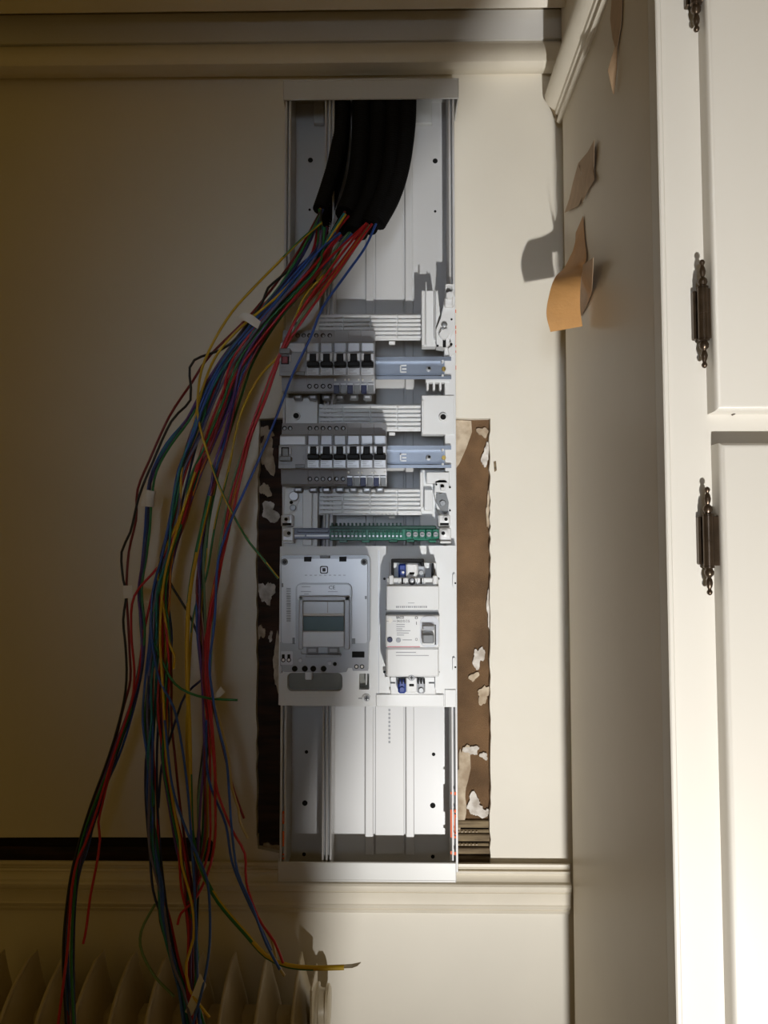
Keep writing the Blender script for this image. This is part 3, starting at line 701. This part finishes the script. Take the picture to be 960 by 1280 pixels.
for a in (383, 409.5): 
    k_ = MB().pbox(a, 808.5, a + 14.5, 817, .114, .1195, .0006).build('button', 'abs_mid_grey', sr); MB().pbox(a + 2.4, 811, a + 12, 815, .119, .1205, .0005).build('button_face', 'abs_grey', k_)
MB().pbox(382, 818, 426, 821.5, .100, .116, .001).build('lower_ledge', 'abs_grey', sr)
q = MB(); text_into(q, 'CE', 411, 732, 419, 736.5, .1173); q.build('conformity_mark', 'print_dark', sr)
q = MB()
for y, a, b in ((733, 377, 388), (739, 376, 389), (739, 410, 422), (744, 374, 436), (742, 380, 386)): q.pbox(a, y, b, y + 1, .1169, .1172, 0)
for k in range(14): q.pbox(358, 735 + 3.1 * k, 363.5, 735 + 3.1 * k + (1.6 if k % 3 else 2.2), HM, HM + .0003, 0)
for k in range(9): q.pbox(381 + 6 * k, 718.5, 384 + 6 * k, 719.6, HM, HM + .0003, 0)
q.build('printed_data', 'print_grey', me_)
for x, y, w_, h_ in ((365.5, 797, 3, 8), (440, 798, 4, 7), (352, 729, 2, 5), (456, 745, 2.4, 4)): MB().pbox(x, y, x + w_, y + h_, HM - .002, HM + .0006, .0003).build('cover_notch', 'abs_mid_grey', me_)
MB().pbox(440, 814.5, 455.5, 822, .1005, .1022, .0004).build('port_window', 'hole_black', lw)
for x in (354, 361):
    MB().pbox(x - 1.8, 818, x + 1.8, 824, .1005, .1018, .0004).build('key_slot', 'hole_black', lw); k_ = MB().disc(x, 825, .1005, .102, 2.8, 12).build('key_hole', 'hole_black', lw); MB().disc(x, 825, .102, .1030, 1.7, 10).build('screw', 'white_tape', k_)
for x in (445.5, 452.5):
    k_ = MB().disc(x, 833.4, .1005, .102, 2.8, 12).build('key_hole', 'hole_black', lw); MB().disc(x, 833.4, .102, .1030, 1.7, 10).build('screw', 'white_tape', k_)
for x, y, r in ((368.3, 836, 3.6), (381, 836, 3.7), (391.5, 836, 3.7), (404.5, 836, 3.6), (418.5, 830, 2.4)): MB().disc(x, y, .1005, .1016, r, 14).build('cable_hole', 'hole_black', lw)
for x, y in ((375.5, 825.5), (412, 829)): MB().disc(x, y, .1005, .1026, 2.6, 12).build('peg', 'abs_grey_light', lw, 40)
MB().ppoly(rrect(351, 814, 366, 831, 1.5), .1005, .1012).build('corner_label', 'abs_grey_light', lw)
MB().pbox(349.5, 832, 352, 842, .095, .104, .0006).build('hinge_tab', 'abs_grey_light', lw)

# ------------------------------------------------------------------ main breaker
mbk = thing('main_breaker', 'large white two-pole main breaker on the right of the plate, wide lever and blue terminals', 'circuit breaker', W(516, 868, HP))
HB = .128
MB().pbox(483.5, 722, 548.5, 846, HP, .120, .0012).build('base', 'abs_white', mbk)
MB().pbox(483, 732, 549, 762.5, .119, HB, .0012).build('upper_cover', 'abs_white', mbk)
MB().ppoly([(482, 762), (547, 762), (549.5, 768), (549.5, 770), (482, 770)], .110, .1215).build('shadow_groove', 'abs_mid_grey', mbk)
fp = MB().pbox(482, 769, 549.5, 809.5, .110, HB + .002, .0015).build('front_panel', 'abs_white', mbk)
MB().pbox(482.8, 810, 549, 846, .119, HB, .002).build('lower_cover', 'abs_white', mbk)
# upper terminals
MB().pbox(486, 703, 546, 724, HP, .098, .001).build('terminal_block', 'abs_white', mbk)
sh = MB(); sh.pbox(489, 698.5, 530, 703, .088, .120, .0008); sh.pbox(489, 700, 492, 727, .088, .120, .0008); sh.pbox(526, 700, 530, 708, .088, .120, .0008); sh.pbox(540, 704, 542.5, 727, .088, .118, .0006)
sh.build('terminal_shroud', 'black_plastic', mbk)
def terminal(x, y0, y1, m, ys, nm):
    t_ = MB().pbox(x - 5, y0, x + 5, y1, .095, .112, .002).build(nm, m, mbk)
    MB().disc(x, ys, .111, .1145, 3.4, 14).build('screw', 'steel_screw' if m != 'terminal_blue' else 'terminal_blue', t_, 40)
    return t_
terminal(503, 705, 727, 'terminal_blue', 716, 'terminal'); terminal(526.5, 706, 727, 'abs_grey', 716, 'terminal')
MB().disc(504, 715.5, .1145, .1152, 1.6, 10).build('screw_glint', 'white_tape', mbk)
for x in (503, 526.5):
    for k in (-4, 0, 4): MB().pbox(x + k - 1, 722.5, x + k + 1, 730, .1115, .1222, .0003).build('comb_tooth', 'abs_white' if k else 'hole_black', mbk)
MB().pbox(507.5, 704, 522.5, 724, .09, .116, .002).build('barrier', 'abs_white', mbk)
MB().pbox(512, 715.3, 518, 718.2, .116, .1165, .0003).build('barrier_slot', 'hole_black', mbk)
s_ = MB().disc(515, 727, .112, .1270, 4.6, 16).build('cover_screw', 'black_plastic', mbk, 40); MB().disc(515, 725.6, .1265, .128, 2.8, 12).build('screw_head', 'abs_grey', s_, 40)
for a in (486, 541): MB().pbox(a, 719, a + 6, 731.5, .09, .124, .0012).build('ear', 'abs_white', mbk)
# lower terminals
MB().pbox(488, 846, 545, 868, HP, .094, .001).build('terminal_block', 'abs_white', mbk)
terminal(502.5, 850, 867, 'terminal_blue', 862, 'terminal'); terminal(526.5, 850, 867, 'abs_grey', 863, 'terminal')
for x in (502.5, 526.5):
    for k in (-3.8, 0, 3.8): MB().pbox(x + k - .9, 848, x + k + .9, 855, .1115, .1150, .0003).build('terminal_slot', 'hole_black', mbk)
MB().pbox(507.5, 847, 521.5, 866, .09, .112, .0015).build('barrier', 'abs_white', mbk); MB().pbox(511.5, 855, 517.5, 858, .112, .1125, .0003).build('barrier_slot', 'hole_black', mbk)
s_ = MB().disc(514.5, 847.5, .112, .1285, 4.4, 16).build('cover_screw', 'abs_grey', mbk, 40); q = MB(); q.pbox(512.3, 846.8, 516.7, 847.8, .128, .1292, 0); q.pbox(514, 845.2, 515, 849.6, .128, .1292, 0); q.build('screw_cross', 'print_dark', s_)
for pp in ([(482, 846), (487, 846), (488, 858), (485, 860), (482, 850)], [(544, 846), (548, 846), (547, 858), (544, 862)]): MB().ppoly(pp, HP, .10).build('foot', 'abs_white', mbk)
for a, b in ((487, 853), (536, 853)): MB().pbox(a, b, a + 7, b + 1.4, .094, .0950, 0).build('slit', 'print_dark', mbk)
for x, y in ((480.5, 723.5), (548, 723.5), (480.5, 840), (548, 840)): MB().disc(x, y, HP, HP + .001, 1.6, 10).build('plate_hole', 'print_dark', mbk)
# lever
HF_ = HB + .002
sl = MB().ppoly(rrect(525, 770.5, 548.5, 809, 8, 5), HF_ - .001, HF_ + .0012).build('lever_surround', 'abs_grey_light', fp)
MB().pbox(527.5, 781, 543.5, 806, HF_, HF_ + .004, .001).build('lever_rail', 'abs_white', fp)
lv = MB(); lv.pbox(528.5, 782, 543, 788, HF_, HF_ + .009, .001); lv.build('lever_top', 'abs_grey', fp)
MB().pbox(528.2, 793, 542.8, 804.5, HF_ + .002, HF_ + .013, .0014).build('lever', 'abs_mid_grey', fp)
MB().pbox(543.2, 781, 545, 806, HF_ + .001, HF_ + .0025, .0004).build('lever_slot', 'print_dark', fp)
q = MB(); text_into(q, 'BACO', 495.5, 770.1, 505, 773.4, HF_ + .0003, bold=.03); text_into(q, 'I', 520.2, 777, 520.9, 781, HF_ + .0003); text_into(q, 'O', 519, 797.5, 522, 801, HF_ + .0003); text_into(q, '04.010.CG', 496, 774.8, 512, 777.8, HF_ + .0003)
q.build('lettering', 'print_dark', fp)
q = MB(); text_into(q, '0', 518.5, 770.6, 522.5, 774, HF_ + .0003); q.build('power_symbol', 'print_dark', fp)
q = MB()
for y, a, b in ((780.2, 495.5, 506), (782.8, 495.5, 506), (785.6, 495.5, 503), (788, 495.5, 513), (790.8, 496, 511), (793.4, 496, 505), (799.5, 503, 515)): q.pbox(a, y, b, y + .9, HF_ + .0001, HF_ + .0003, 0)
q.build('printed_data', 'print_grey', fp)
q = MB()
for k in range(16): q.pbox(495 + 2.45 * k, 757.5, 496.5 + 2.45 * k + (.5 if k % 3 == 0 else 0), 759.8, HB + .0001, HB + .0003, 0)
q.pbox(510, 753.4, 518, 754.1, HB + .0001, HB + .0003, 0); q.pbox(495, 815, 520, 816, HB + .0001, HB + .0003, 0); q.pbox(495, 819, 536, 819.8, HB + .0001, HB + .0003, 0)
q.build('stamped_code', 'print_grey', mbk)
MB().disc(487.3, 799.8, HF_ - .001, HF_ + .0022, 3.4, 16).build('test_button', 'dark_blue', fp, 40)
MB().disc(498, 800.2, HF_ - .001, HF_ + .0006, 3.2, 16).build('round_mark', 'abs_grey', fp)
q = MB(); q.ppoly([(487.5, 771.5), (491.5, 775.5), (487.5, 779.5), (483.5, 775.5)], HF_, HF_ + .0006); q.build('warning_diamond', 'white_tape', fp)
q = MB(); q.pbox(483, 776, 486, 776.7, HF_, HF_ + .0007, 0); q.pbox(491, 776, 495, 776.7, HF_, HF_ + .0007, 0); q.build('diamond_line', 'print_grey', fp)
MB().pbox(484, 808, 525, 809, HF_ - .001, HF_ + .0004, 0).build('red_line', 'print_red', fp)

# ================================================================== conduits
CG = 'black corrugated conduits entering the top of the trunking'
conduits = [
 ([(427, 111), (426, 160), (419, 200), (409, 235), (400, 262)], .047, .086, 9.5, 'leftmost black corrugated conduit under the top cap, its mouth nearest the left rim'),
 ([(429, 111), (428, 165), (423, 208), (413, 248), (401, 289)], .022, .058, 10, 'black corrugated conduit tucked behind the leftmost one, mouth lower left'),
 ([(452, 111), (451, 170), (447, 215), (440, 245), (431, 268)], .0465, .094, 12.5, 'second black corrugated conduit at the front, mouth left of the middle'),
 ([(467, 111), (464, 180), (452, 235), (438, 268), (424, 294)], .022, .062, 12, 'black corrugated conduit in the back row with mouth below the second front one'),
 ([(473, 111), (472, 175), (466, 225), (455, 260), (441, 291)], .046, .100, 12.5, 'third black corrugated conduit at the front, longest and in the middle'),
 ([(488, 111), (484, 180), (474, 235), (460, 268), (448, 292)], .024, .066, 12, 'black corrugated conduit in the back row behind the middle ones'),
 ([(492, 111), (491, 170), (485, 220), (474, 255), (460, 284)], .0465, .098, 12.5, 'fourth black corrugated conduit at the front, left of the rightmost'),
 ([(510, 111), (508, 160), (501, 208), (489, 246), (471, 279)], .0465, .090, 12, 'rightmost black corrugated conduit under the top cap, its open mouth turned down left')]
for pts, h0, h1, r, lab in conduits:
    n = len(pts)
    P3 = [W(x, y, h0 + (h1 - h0) * (i / (n - 1)) ** 1.5) for i, (x, y) in enumerate(pts)]
    Ps = smoothpath(P3, .0009)
    rr_ = r * .00107
    o = MB().tube(Ps, lambda i, rr_=rr_: rr_ * (1.0 if (i // 2) % 2 else .90), 14).build('corrugated_conduit', 'conduit_black', smooth=60, loc=P3[-1])
    tag(o, lab, 'conduit', CG)

# ================================================================== loose wires
def hw(y):
    T = [(250, .085), (300, .105), (350, .118), (420, .120), (520, .100), (700, .085), (900, .080), (1040, .085), (1100, .100), (1160, .135), (1220, .165), (1300, .185)]
    for (a, b), (c_, d) in zip(T[:-1], T[1:]):
        if y <= c_: return b + (d - b) * max(0, (y - a)) / (c_ - a)
    return T[-1][1]
WG = 'loose wires hanging out of the conduits'
def wire(color, pts, label=None, dh=0.0, strand='middle strand', r=.00165, jit=0.0, rnd=None, stripe=None):
    P3 = []
    n = len(pts)
    ox = oy = 0
    for i, p in enumerate(pts):
        x, y = p[0], p[1]
        if rnd:
            ox = .72 * ox + rnd.uniform(-jit, jit) * .8
            if 0 < i: x += ox; y += rnd.uniform(-3, 3)
        h = p[2] if len(p) > 2 else hw(y) + dh + (rnd.uniform(-.004, .004) if rnd else 0)
        P3.append(W(x, y, h))
    Ps = smoothpath(P3, .011)
    mats = ['wire ' + color] + (['wire ' + stripe] if stripe else [])
    o = MB().tube(Ps, r, 7, stripe=1 if stripe else None).build('loose_wire', mats, smooth=80, loc=P3[-1])
    cname = {'yellow': 'yellow and green striped' if stripe else 'yellow'}.get(color, color)
    return tag(o, label or '%s wire hanging in the %s of the loose wire tangle' % (cname, strand), 'wire', WG)
R = random.Random(11)
LB = [(138, 948), (117, 1005), (100, 1060), (89, 1110), (82, 1190), (86, 1290)]
wire('dark red', [(402, 262), (368, 322), (318, 388), (262, 445), (240, 478), (212, 520), (187, 575), (172, 612), (170, 650), (161, 690), (158, 738), (160, 775), (162, 815), (163, 850), (155, 882)] + LB, 'dark red wire at the far left tangle edge, running through a white flag', -.004)
wire('black', [(400, 266), (372, 325), (335, 360), (328, 378), (288, 430), (243, 450), (237, 470), (238, 500), (214, 527), (190, 580), (174, 620), (163, 665), (152, 690), (154, 725), (158, 742), (154, 775), (157, 810), (158, 850), (152, 890)] + [(x - 3, y) for x, y in LB], 'black wire bowing out in loops at the far left of the tangle', .002)
M0 = [(404, 262), (378, 318), (330, 385), (285, 440), (255, 490), (236, 525), (212, 556), (193, 590), (186, 620), (183, 660), (180, 690), (174, 740), (176, 775), (177, 810), (172, 850), (158, 900)]
for col, jit in (('blue', 3), ('teal', 3), ('green', 3), ('purple', 4), ('dark blue', 4), ('blue', 5)):
    wire(col, M0 + [(x + R.uniform(-1, 5), y) for x, y in LB], None, R.uniform(-.008, .012), 'far left strand', jit=jit, rnd=R)
wire('red', [(455, 282), (405, 330), (345, 400), (300, 460), (280, 505), (262, 550), (244, 590), (228, 640), (213, 675), (198, 708), (168, 745), (164, 790), (168, 838), (166, 870), (160, 892), (140, 950), (122, 1010), (106, 1056), (97, 1075), (90, 1110), (84, 1190), (72, 1285)], 'bright red wire slanting across the tangle to the far left strand', .010)
wire('red', [(436, 270), (390, 325), (330, 392), (282, 452), (258, 520), (232, 590), (214, 660), (196, 720), (180, 790), (172, 850), (156, 905), (140, 955), (128, 1005), (123, 1028), (125, 1050), (120, 1085), (113, 1120), (108, 1160), (104, 1180)], 'short red wire ending free beside the far left strand', .006)
MP = [(428, 276), (388, 325), (326, 394), (285, 450), (262, 500), (245, 545), (229, 590), (219, 640), (208, 690), (198, 740), (193, 800), (190, 850), (189, 900), (188, 950), (190, 1000), (194, 1060), (199, 1110), (206, 1150), (217, 1200), (229, 1240), (236, 1290)]
NP = [(440, 288), (396, 335), (336, 400), (299, 455), (279, 510), (259, 560), (243, 600), (229, 650), (213, 700), (207, 750), (208, 800), (206, 850), (206, 900), (209, 950), (217, 1000), (226, 1060), (232, 1110), (236, 1150), (238, 1200), (238, 1235), (248, 1290)]
QP = [(441, 290), (402, 335), (346, 396), (311, 450), (297, 490), (283, 540), (272, 580), (263, 620), (256, 660), (252, 700), (250, 740), (252, 790), (257, 850), (259, 900), (255, 950), (252, 1000), (250, 1050), (247, 1090), (243, 1150), (242, 1210), (244, 1290)]
RP = [(462, 280), (424, 330), (377, 395), (351, 440), (330, 500), (313, 545), (301, 590), (290, 630), (280, 680), (268, 740), (261, 790), (258, 840), (262, 890), (267, 950), (268, 1000), (268, 1045), (262, 1080), (249, 1110), (239, 1130)]
MOUTH = [(402, 262), (431, 268), (441, 291), (405, 287), (424, 293)]
for col in ('blue', 'blue', 'teal', 'black', 'purple', 'dark red', 'teal', 'dark blue', 'red', 'grey violet', 'green'):
    m_ = R.choice(MOUTH); wire(col, [(m_[0] + R.uniform(-5, 5), m_[1] + R.uniform(-4, 2))] + MP[1:], None, R.uniform(-.012, .014), 'centre-left strand', jit=6.5, rnd=R)
for col, st in (('red', None), ('pink', None), ('yellow', 'green'), ('orange', None), ('purple', None), ('teal', None), ('blue', None), ('dark red', None), ('red', None), ('green', None)):
    m_ = R.choice(MOUTH); wire(col, [(m_[0] + R.uniform(-5, 5), m_[1] + R.uniform(-4, 2))] + NP[1:], None, R.uniform(-.012, .014), jit=6.5, rnd=R, stripe=st)
for col, st in (('dark red', None), ('green', None), ('black', None), ('blue', None), ('pale green', None), ('purple', None), ('yellow', 'green')):
    m_ = R.choice(MOUTH); wire(col, [(m_[0] + R.uniform(-5, 5), m_[1] + R.uniform(-4, 2))] + QP[1:], None, R.uniform(-.012, .010), 'right strand', jit=5, rnd=R, stripe=st)
for k, col in enumerate(('red', 'red', 'orange')):
    wire(col, [(x + (-2, 3, 0)[k], y) for x, y in RP], None, (.004, .010, .000)[k], 'outermost right bunch', jit=2.4, rnd=R)
wire('red', [(458, 279), (425, 320), (385, 375), (367, 405), (352, 440), (331, 500), (312, 550), (296, 620), (280, 690), (262, 770), (257, 840), (263, 900), (268, 960), (272, 990), (290, 1037), (306, 1067), (308, 1103), (323, 1147), (343, 1177), (354, 1204)], 'long red wire ending by the radiator near the thick yellow cable', .013)
wire('blue', [(470, 280), (456, 310), (431, 345), (403, 385), (389, 420), (365, 470), (346, 520), (330, 560), (312, 600), (299, 628), (285, 660), (273, 700), (270, 740), (268, 780), (262, 830), (266, 870), (272, 905), (283, 950), (287, 1000), (290, 1040), (297, 1090), (314, 1130), (333, 1180), (350, 1212)], 'single blue wire crossing in front of upper breaker row', .028)
wire('pale green', [(463, 278), (450, 300), (420, 345), (395, 375), (375, 400), (360, 430), (340, 470)] + [(316, 530), (292, 600), (275, 680), (268, 760), (262, 850)], 'pale green wire curving under the red pair beside the breakers', .004)
wire('yellow', [(402, 278), (376, 300), (346, 330), (312, 365), (290, 390), (268, 425), (252, 462), (247, 500), (248, 525), (258, 562), (276, 612), (305, 668), (325, 694), (348, 723)], 'yellow-green wire cutting diagonally toward the meter, its end free', .016, stripe='green')
wire('yellow', [(432, 268), (410, 300), (385, 330), (345, 372), (300, 410), (270, 445), (252, 490), (240, 540), (228, 580), (226, 610), (222, 650), (205, 690), (197, 712), (200, 735), (206, 770), (211, 803), (218, 819), (217, 836)], 'yellow wire ending in a small hook in the middle of the tangle', .012)
wire('green', [(210, 700), (196, 750), (189, 790), (198, 815), (208, 838), (219, 855), (236, 866), (262, 873), (297, 875)], 'green wire curving out to the right below the tangle middle, end free', .014)
wire('yellow', [(244, 590), (222, 660), (206, 720), (200, 790), (204, 868), (208, 944), (219, 1018), (225, 1050), (227, 1080), (240, 1130), (242, 1173), (233, 1203), (237, 1237), (262, 1272)], 'yellow wire winding down in front of the white tag at the radiator', .018)
wire('yellow', [(262, 620), (246, 690), (236, 754), (234, 835), (237, 917), (238, 980), (241, 1047), (253, 1090), (273, 1127), (307, 1167), (333, 1195), (360, 1207), (392, 1210), (430, 1209)], 'thick yellow-green cable reaching right over the radiator, bare at its end', .010, r=.0030, stripe='green')
cb = MB()
for k in range(5): cb.tube([W(430, 1208 + (k - 2) * .9, .165), W(440, 1207.5 + (k - 2) * 1.0, .166), W(451 - k, 1205 + (k - 2) * .9, .168)], .0006, 5)
tag(cb.build('bare_strand', 'copper', loc=W(440, 1207, .166)), 'bare frayed conductor strands at the end of the thick yellow cable', 'wire end')
wire('beige', [(258, 850), (271, 890), (284, 938), (290, 985), (298, 1011), (300, 1027), (310, 1048)], 'beige wire ending in a kink above the rail', .006)
wire('dark red', [(259, 852), (274, 915), (285, 960), (293, 990), (305, 1023)], 'short dark red wire ending beside the kinked beige wire', .004)
wire('blue', [(258, 900), (258, 950), (264, 985), (282, 1030), (290, 1077), (307, 1120), (323, 1153), (339, 1188)], 'blue wire running down right to the radiator beside the long red wire', .006)
wire('beige', [(287, 1000), (292, 1060), (305, 1110), (325, 1150), (340, 1175), (347, 1205), (356, 1220)], 'dull beige wire among the ends above the right radiator fins', .004)
wire('blue', [(206, 900), (215, 980), (230, 1030), (247, 1070), (258, 1097), (262, 1130), (262, 1180), (255, 1227), (240, 1285)], 'blue wire swinging right of the yellow one, into the white tag', .020)
wire('pale green', [(194, 1130), (180, 1155), (175, 1173), (178, 1192), (193, 1220), (218, 1246)], 'faint pale green wire drooping over the radiator left of the tag', .004)
wire('blue', [(188, 780), (193, 820), (200, 852), (217, 884), (227, 930), (235, 992), (240, 1060), (244, 1130), (246, 1200), (250, 1290)], 'blue wire crossing from left to right below the middle of the tangle', .018)
wire('black', [(206, 715), (218, 738), (233, 762), (246, 790), (253, 818), (257, 850)], 'short black wire slanting across the gap in the tangle', -.004)
wire('dark blue', [(252, 850), (232, 868), (222, 893), (212, 925), (202, 958), (198, 1010)], 'dark blue wire slanting left below the green curved one', -.006)
wire('red', [(239, 1130), (226, 1142), (222, 1156)], 'tiny red wire tip poking out above the radiator', .012)
wire('dark blue', [(395, 350), (378, 358), (362, 362), (345, 372), (318, 398), (275, 460), (250, 540), (225, 640), (208, 740), (200, 860), (196, 960), (200, 1060), (212, 1160), (230, 1250), (240, 1290)], 'dark blue wire leaving sideways in front of the chassis corner', -.004)
wire('yellow', [(438, 290), (412, 335), (384, 365), (374, 385), (352, 440), (325, 470), (300, 520), (285, 590), (270, 650), (258, 720), (242, 770), (236, 850), (233, 930), (237, 1010)], 'yellow-green wire looping beside the red pair near the chassis corner', -.002, stripe='green')

# white labels on the wires
def label_strip(L, Rr, lab):
    mb, org = sheet(strip(L, Rr), 'wire_label', 'white_tape', lab, .0006)
    return tag(mb.build('wire_label', 'white_tape', smooth=60, loc=org), lab, 'label', 'white labels on the loose wires')
label_strip([W(297, 396, .145), W(304, 391, .150), W(314, 393, .150), W(326, 402, .146)], [W(300, 403, .145), W(306, 401, .150), W(314, 406, .150), W(322, 411, .146)], 'curved white tape label near the top of the tangle')
q = MB().tube([W(187, 613, hw(620) + .006), W(185, 622, hw(620) + .006), W(184, 633, hw(630) + .006)], .0085, 14)
tag(q.build('wire_label', 'white_tape', smooth=60, loc=W(185, 622, hw(620))), 'white sleeve label on the blue and teal strand, left side', 'label', 'white labels on the loose wires')
label_strip([W(154, 732, .095), W(154, 740, .096), W(155, 748, .095)], [W(166, 732, .097), W(166, 740, .098), W(166, 747, .097)], 'white flag label at the far left of the tangle')
label_strip([W(265, 871, .098), W(270, 866, .10), W(276, 858, .10)], [W(268, 876, .094), W(276, 870, .095), W(282, 865, .096)], 'small folded white label right of the tangle, above the green wire end')
label_strip([W(231, 1265, .190), W(238, 1248, .191), W(250, 1217, .188)], [W(240, 1270, .190), W(248, 1252, .191), W(258, 1232, .188)], 'long white tag on the wire bunch in front of the radiator')

# ================================================================== radiator
rd = thing('radiator', 'old cream cast-iron radiator with pointed fins under the chair rail, left', 'radiator', (W(190, 1280, .08).x, -.08, 0))
zp = W(375, 1199, .04).z
HR = .135
def section(x0):
    # horizontal outlines at several heights; the crest rises backwards to a point
    zlow = .14
    def ringpts(f, z, k):
        # f: reach of the front rim; k: width of the body
        return [(x0 - .0016, f, z), (x0 + .0016, f, z), (x0 + .004 * k, f - .012 * k, z), (x0 + .012 * k, f - .030 * k, z), (x0 + .019 * k, f - .042 * k, z), (x0 + .020 * k, min(.035, f - .044 * k), z),
                (x0 + .019 * k, .022, z), (x0 - .002, .022, z), (x0 - .0035 * k - .001, min(.05, f * .5), z), (x0 - .0022, f - .010 * k, z)]
    lev = [(HR - .02, zlow, 1), (HR, zlow + .04, 1), (HR, zp - .085, 1), (HR - .001, zp - .068, .93), (HR - .005, zp - .052, .74), (HR - .014, zp - .038, .52), (HR - .030, zp - .024, .31), (HR - .052, zp - .011, .15), (HR - .074, zp - .003, .06), (HR - .084, zp + .001, .03)]
    vs = []; fs = []
    for f, z, k in lev: vs += [(x, -h, zz) for x, h, zz in ringpts(f, z, k)]
    n = 10
    for i in range(len(lev) - 1):
        for j in range(n): fs.append((i * n + j, i * n + (j + 1) % n, (i + 1) * n + (j + 1) % n, (i + 1) * n + j))
    fs += [tuple(range(n))[::-1], tuple(range((len(lev) - 1) * n, len(lev) * n))]
    q = MB().add(vs, fs)
    q.box(x0 + .004, x0 + .0405, .03, .070, .16, zp - .060, .008); q.box(x0 - .021, x0 + .0215, .03, .062, .18, .23, .004)
    return q
RIM = [(HR, .20), (HR, zp - .085), (HR - .001, zp - .068), (HR - .005, zp - .052), (HR - .014, zp - .038), (HR - .030, zp - .024), (HR - .052, zp - .011), (HR - .074, zp - .003), (HR - .084, zp + .001)]
for i in range(-1, 9):
    x0 = W(37 + 42.25 * i, 1199, .045).x
    se = section(x0).build('section', 'radiator_paint', rd, smooth=40)
    MB().tube(smoothpath([(x0, -f + .001, z) for f, z in RIM], .006), .0026, 8).build('rim', 'radiator_paint', se, smooth=60)
xe = W(392, 1240, .10).x
MB().box(xe - .003, xe, .05, .115, .16, W(392, 1230, .1).z, .001).build('end_plate', 'radiator_paint', rd)
MB().lathe((xe, -.062, W(398, 1262, .07).z), [(.028, 0), (.028, .003), (.022, .004), (.020, .012), (.026, .0125), (.026, .016), (.022, .018)], 'x', 20).build('end_plug', 'radiator_paint', rd, smooth=40)
for x in (W(80, 1280, .1).x, W(333, 1280, .1).x): MB().box(x - .012, x + .012, .045, .10, 0, .16, .003).build('foot', 'radiator_paint', rd)

# ================================================================== outside the picture: an added blocker, its edge shaped to shade the left half
a = 1.20
def occ(px, py, h):
    P = W(px, py, h); f = (a + P.y) / (-LAMP.y + P.y); P = P.lerp(LAMP, f); return (P.x, P.z)
EDGE = [(650, -40, .03), (614, 40, .03), (592, 100, .02), (500, 200, .006), (455, 300, .006), (448, 400, .03), (462, 560, .08), (470, 690, .08), (462, 800, .08), (444, 880, .006), (426, 960, .006), (408, 1045, .006), (428, 1092, .06), (412, 1150, 0), (398, 1280, 0)]
ep = [occ(*e) for e in EDGE]
pts = [(-.50, 0), (ep[-1][0], 0)] + ep[::-1] + [(-.50, ep[0][1])]
lb = MB().prism(pts, a, a + .012).build('shade_blocker', 'floor_wood')
tag(lb, 'unseen blocker added between lamp and wall, its edge cut to shape the shade', 'light blocker')
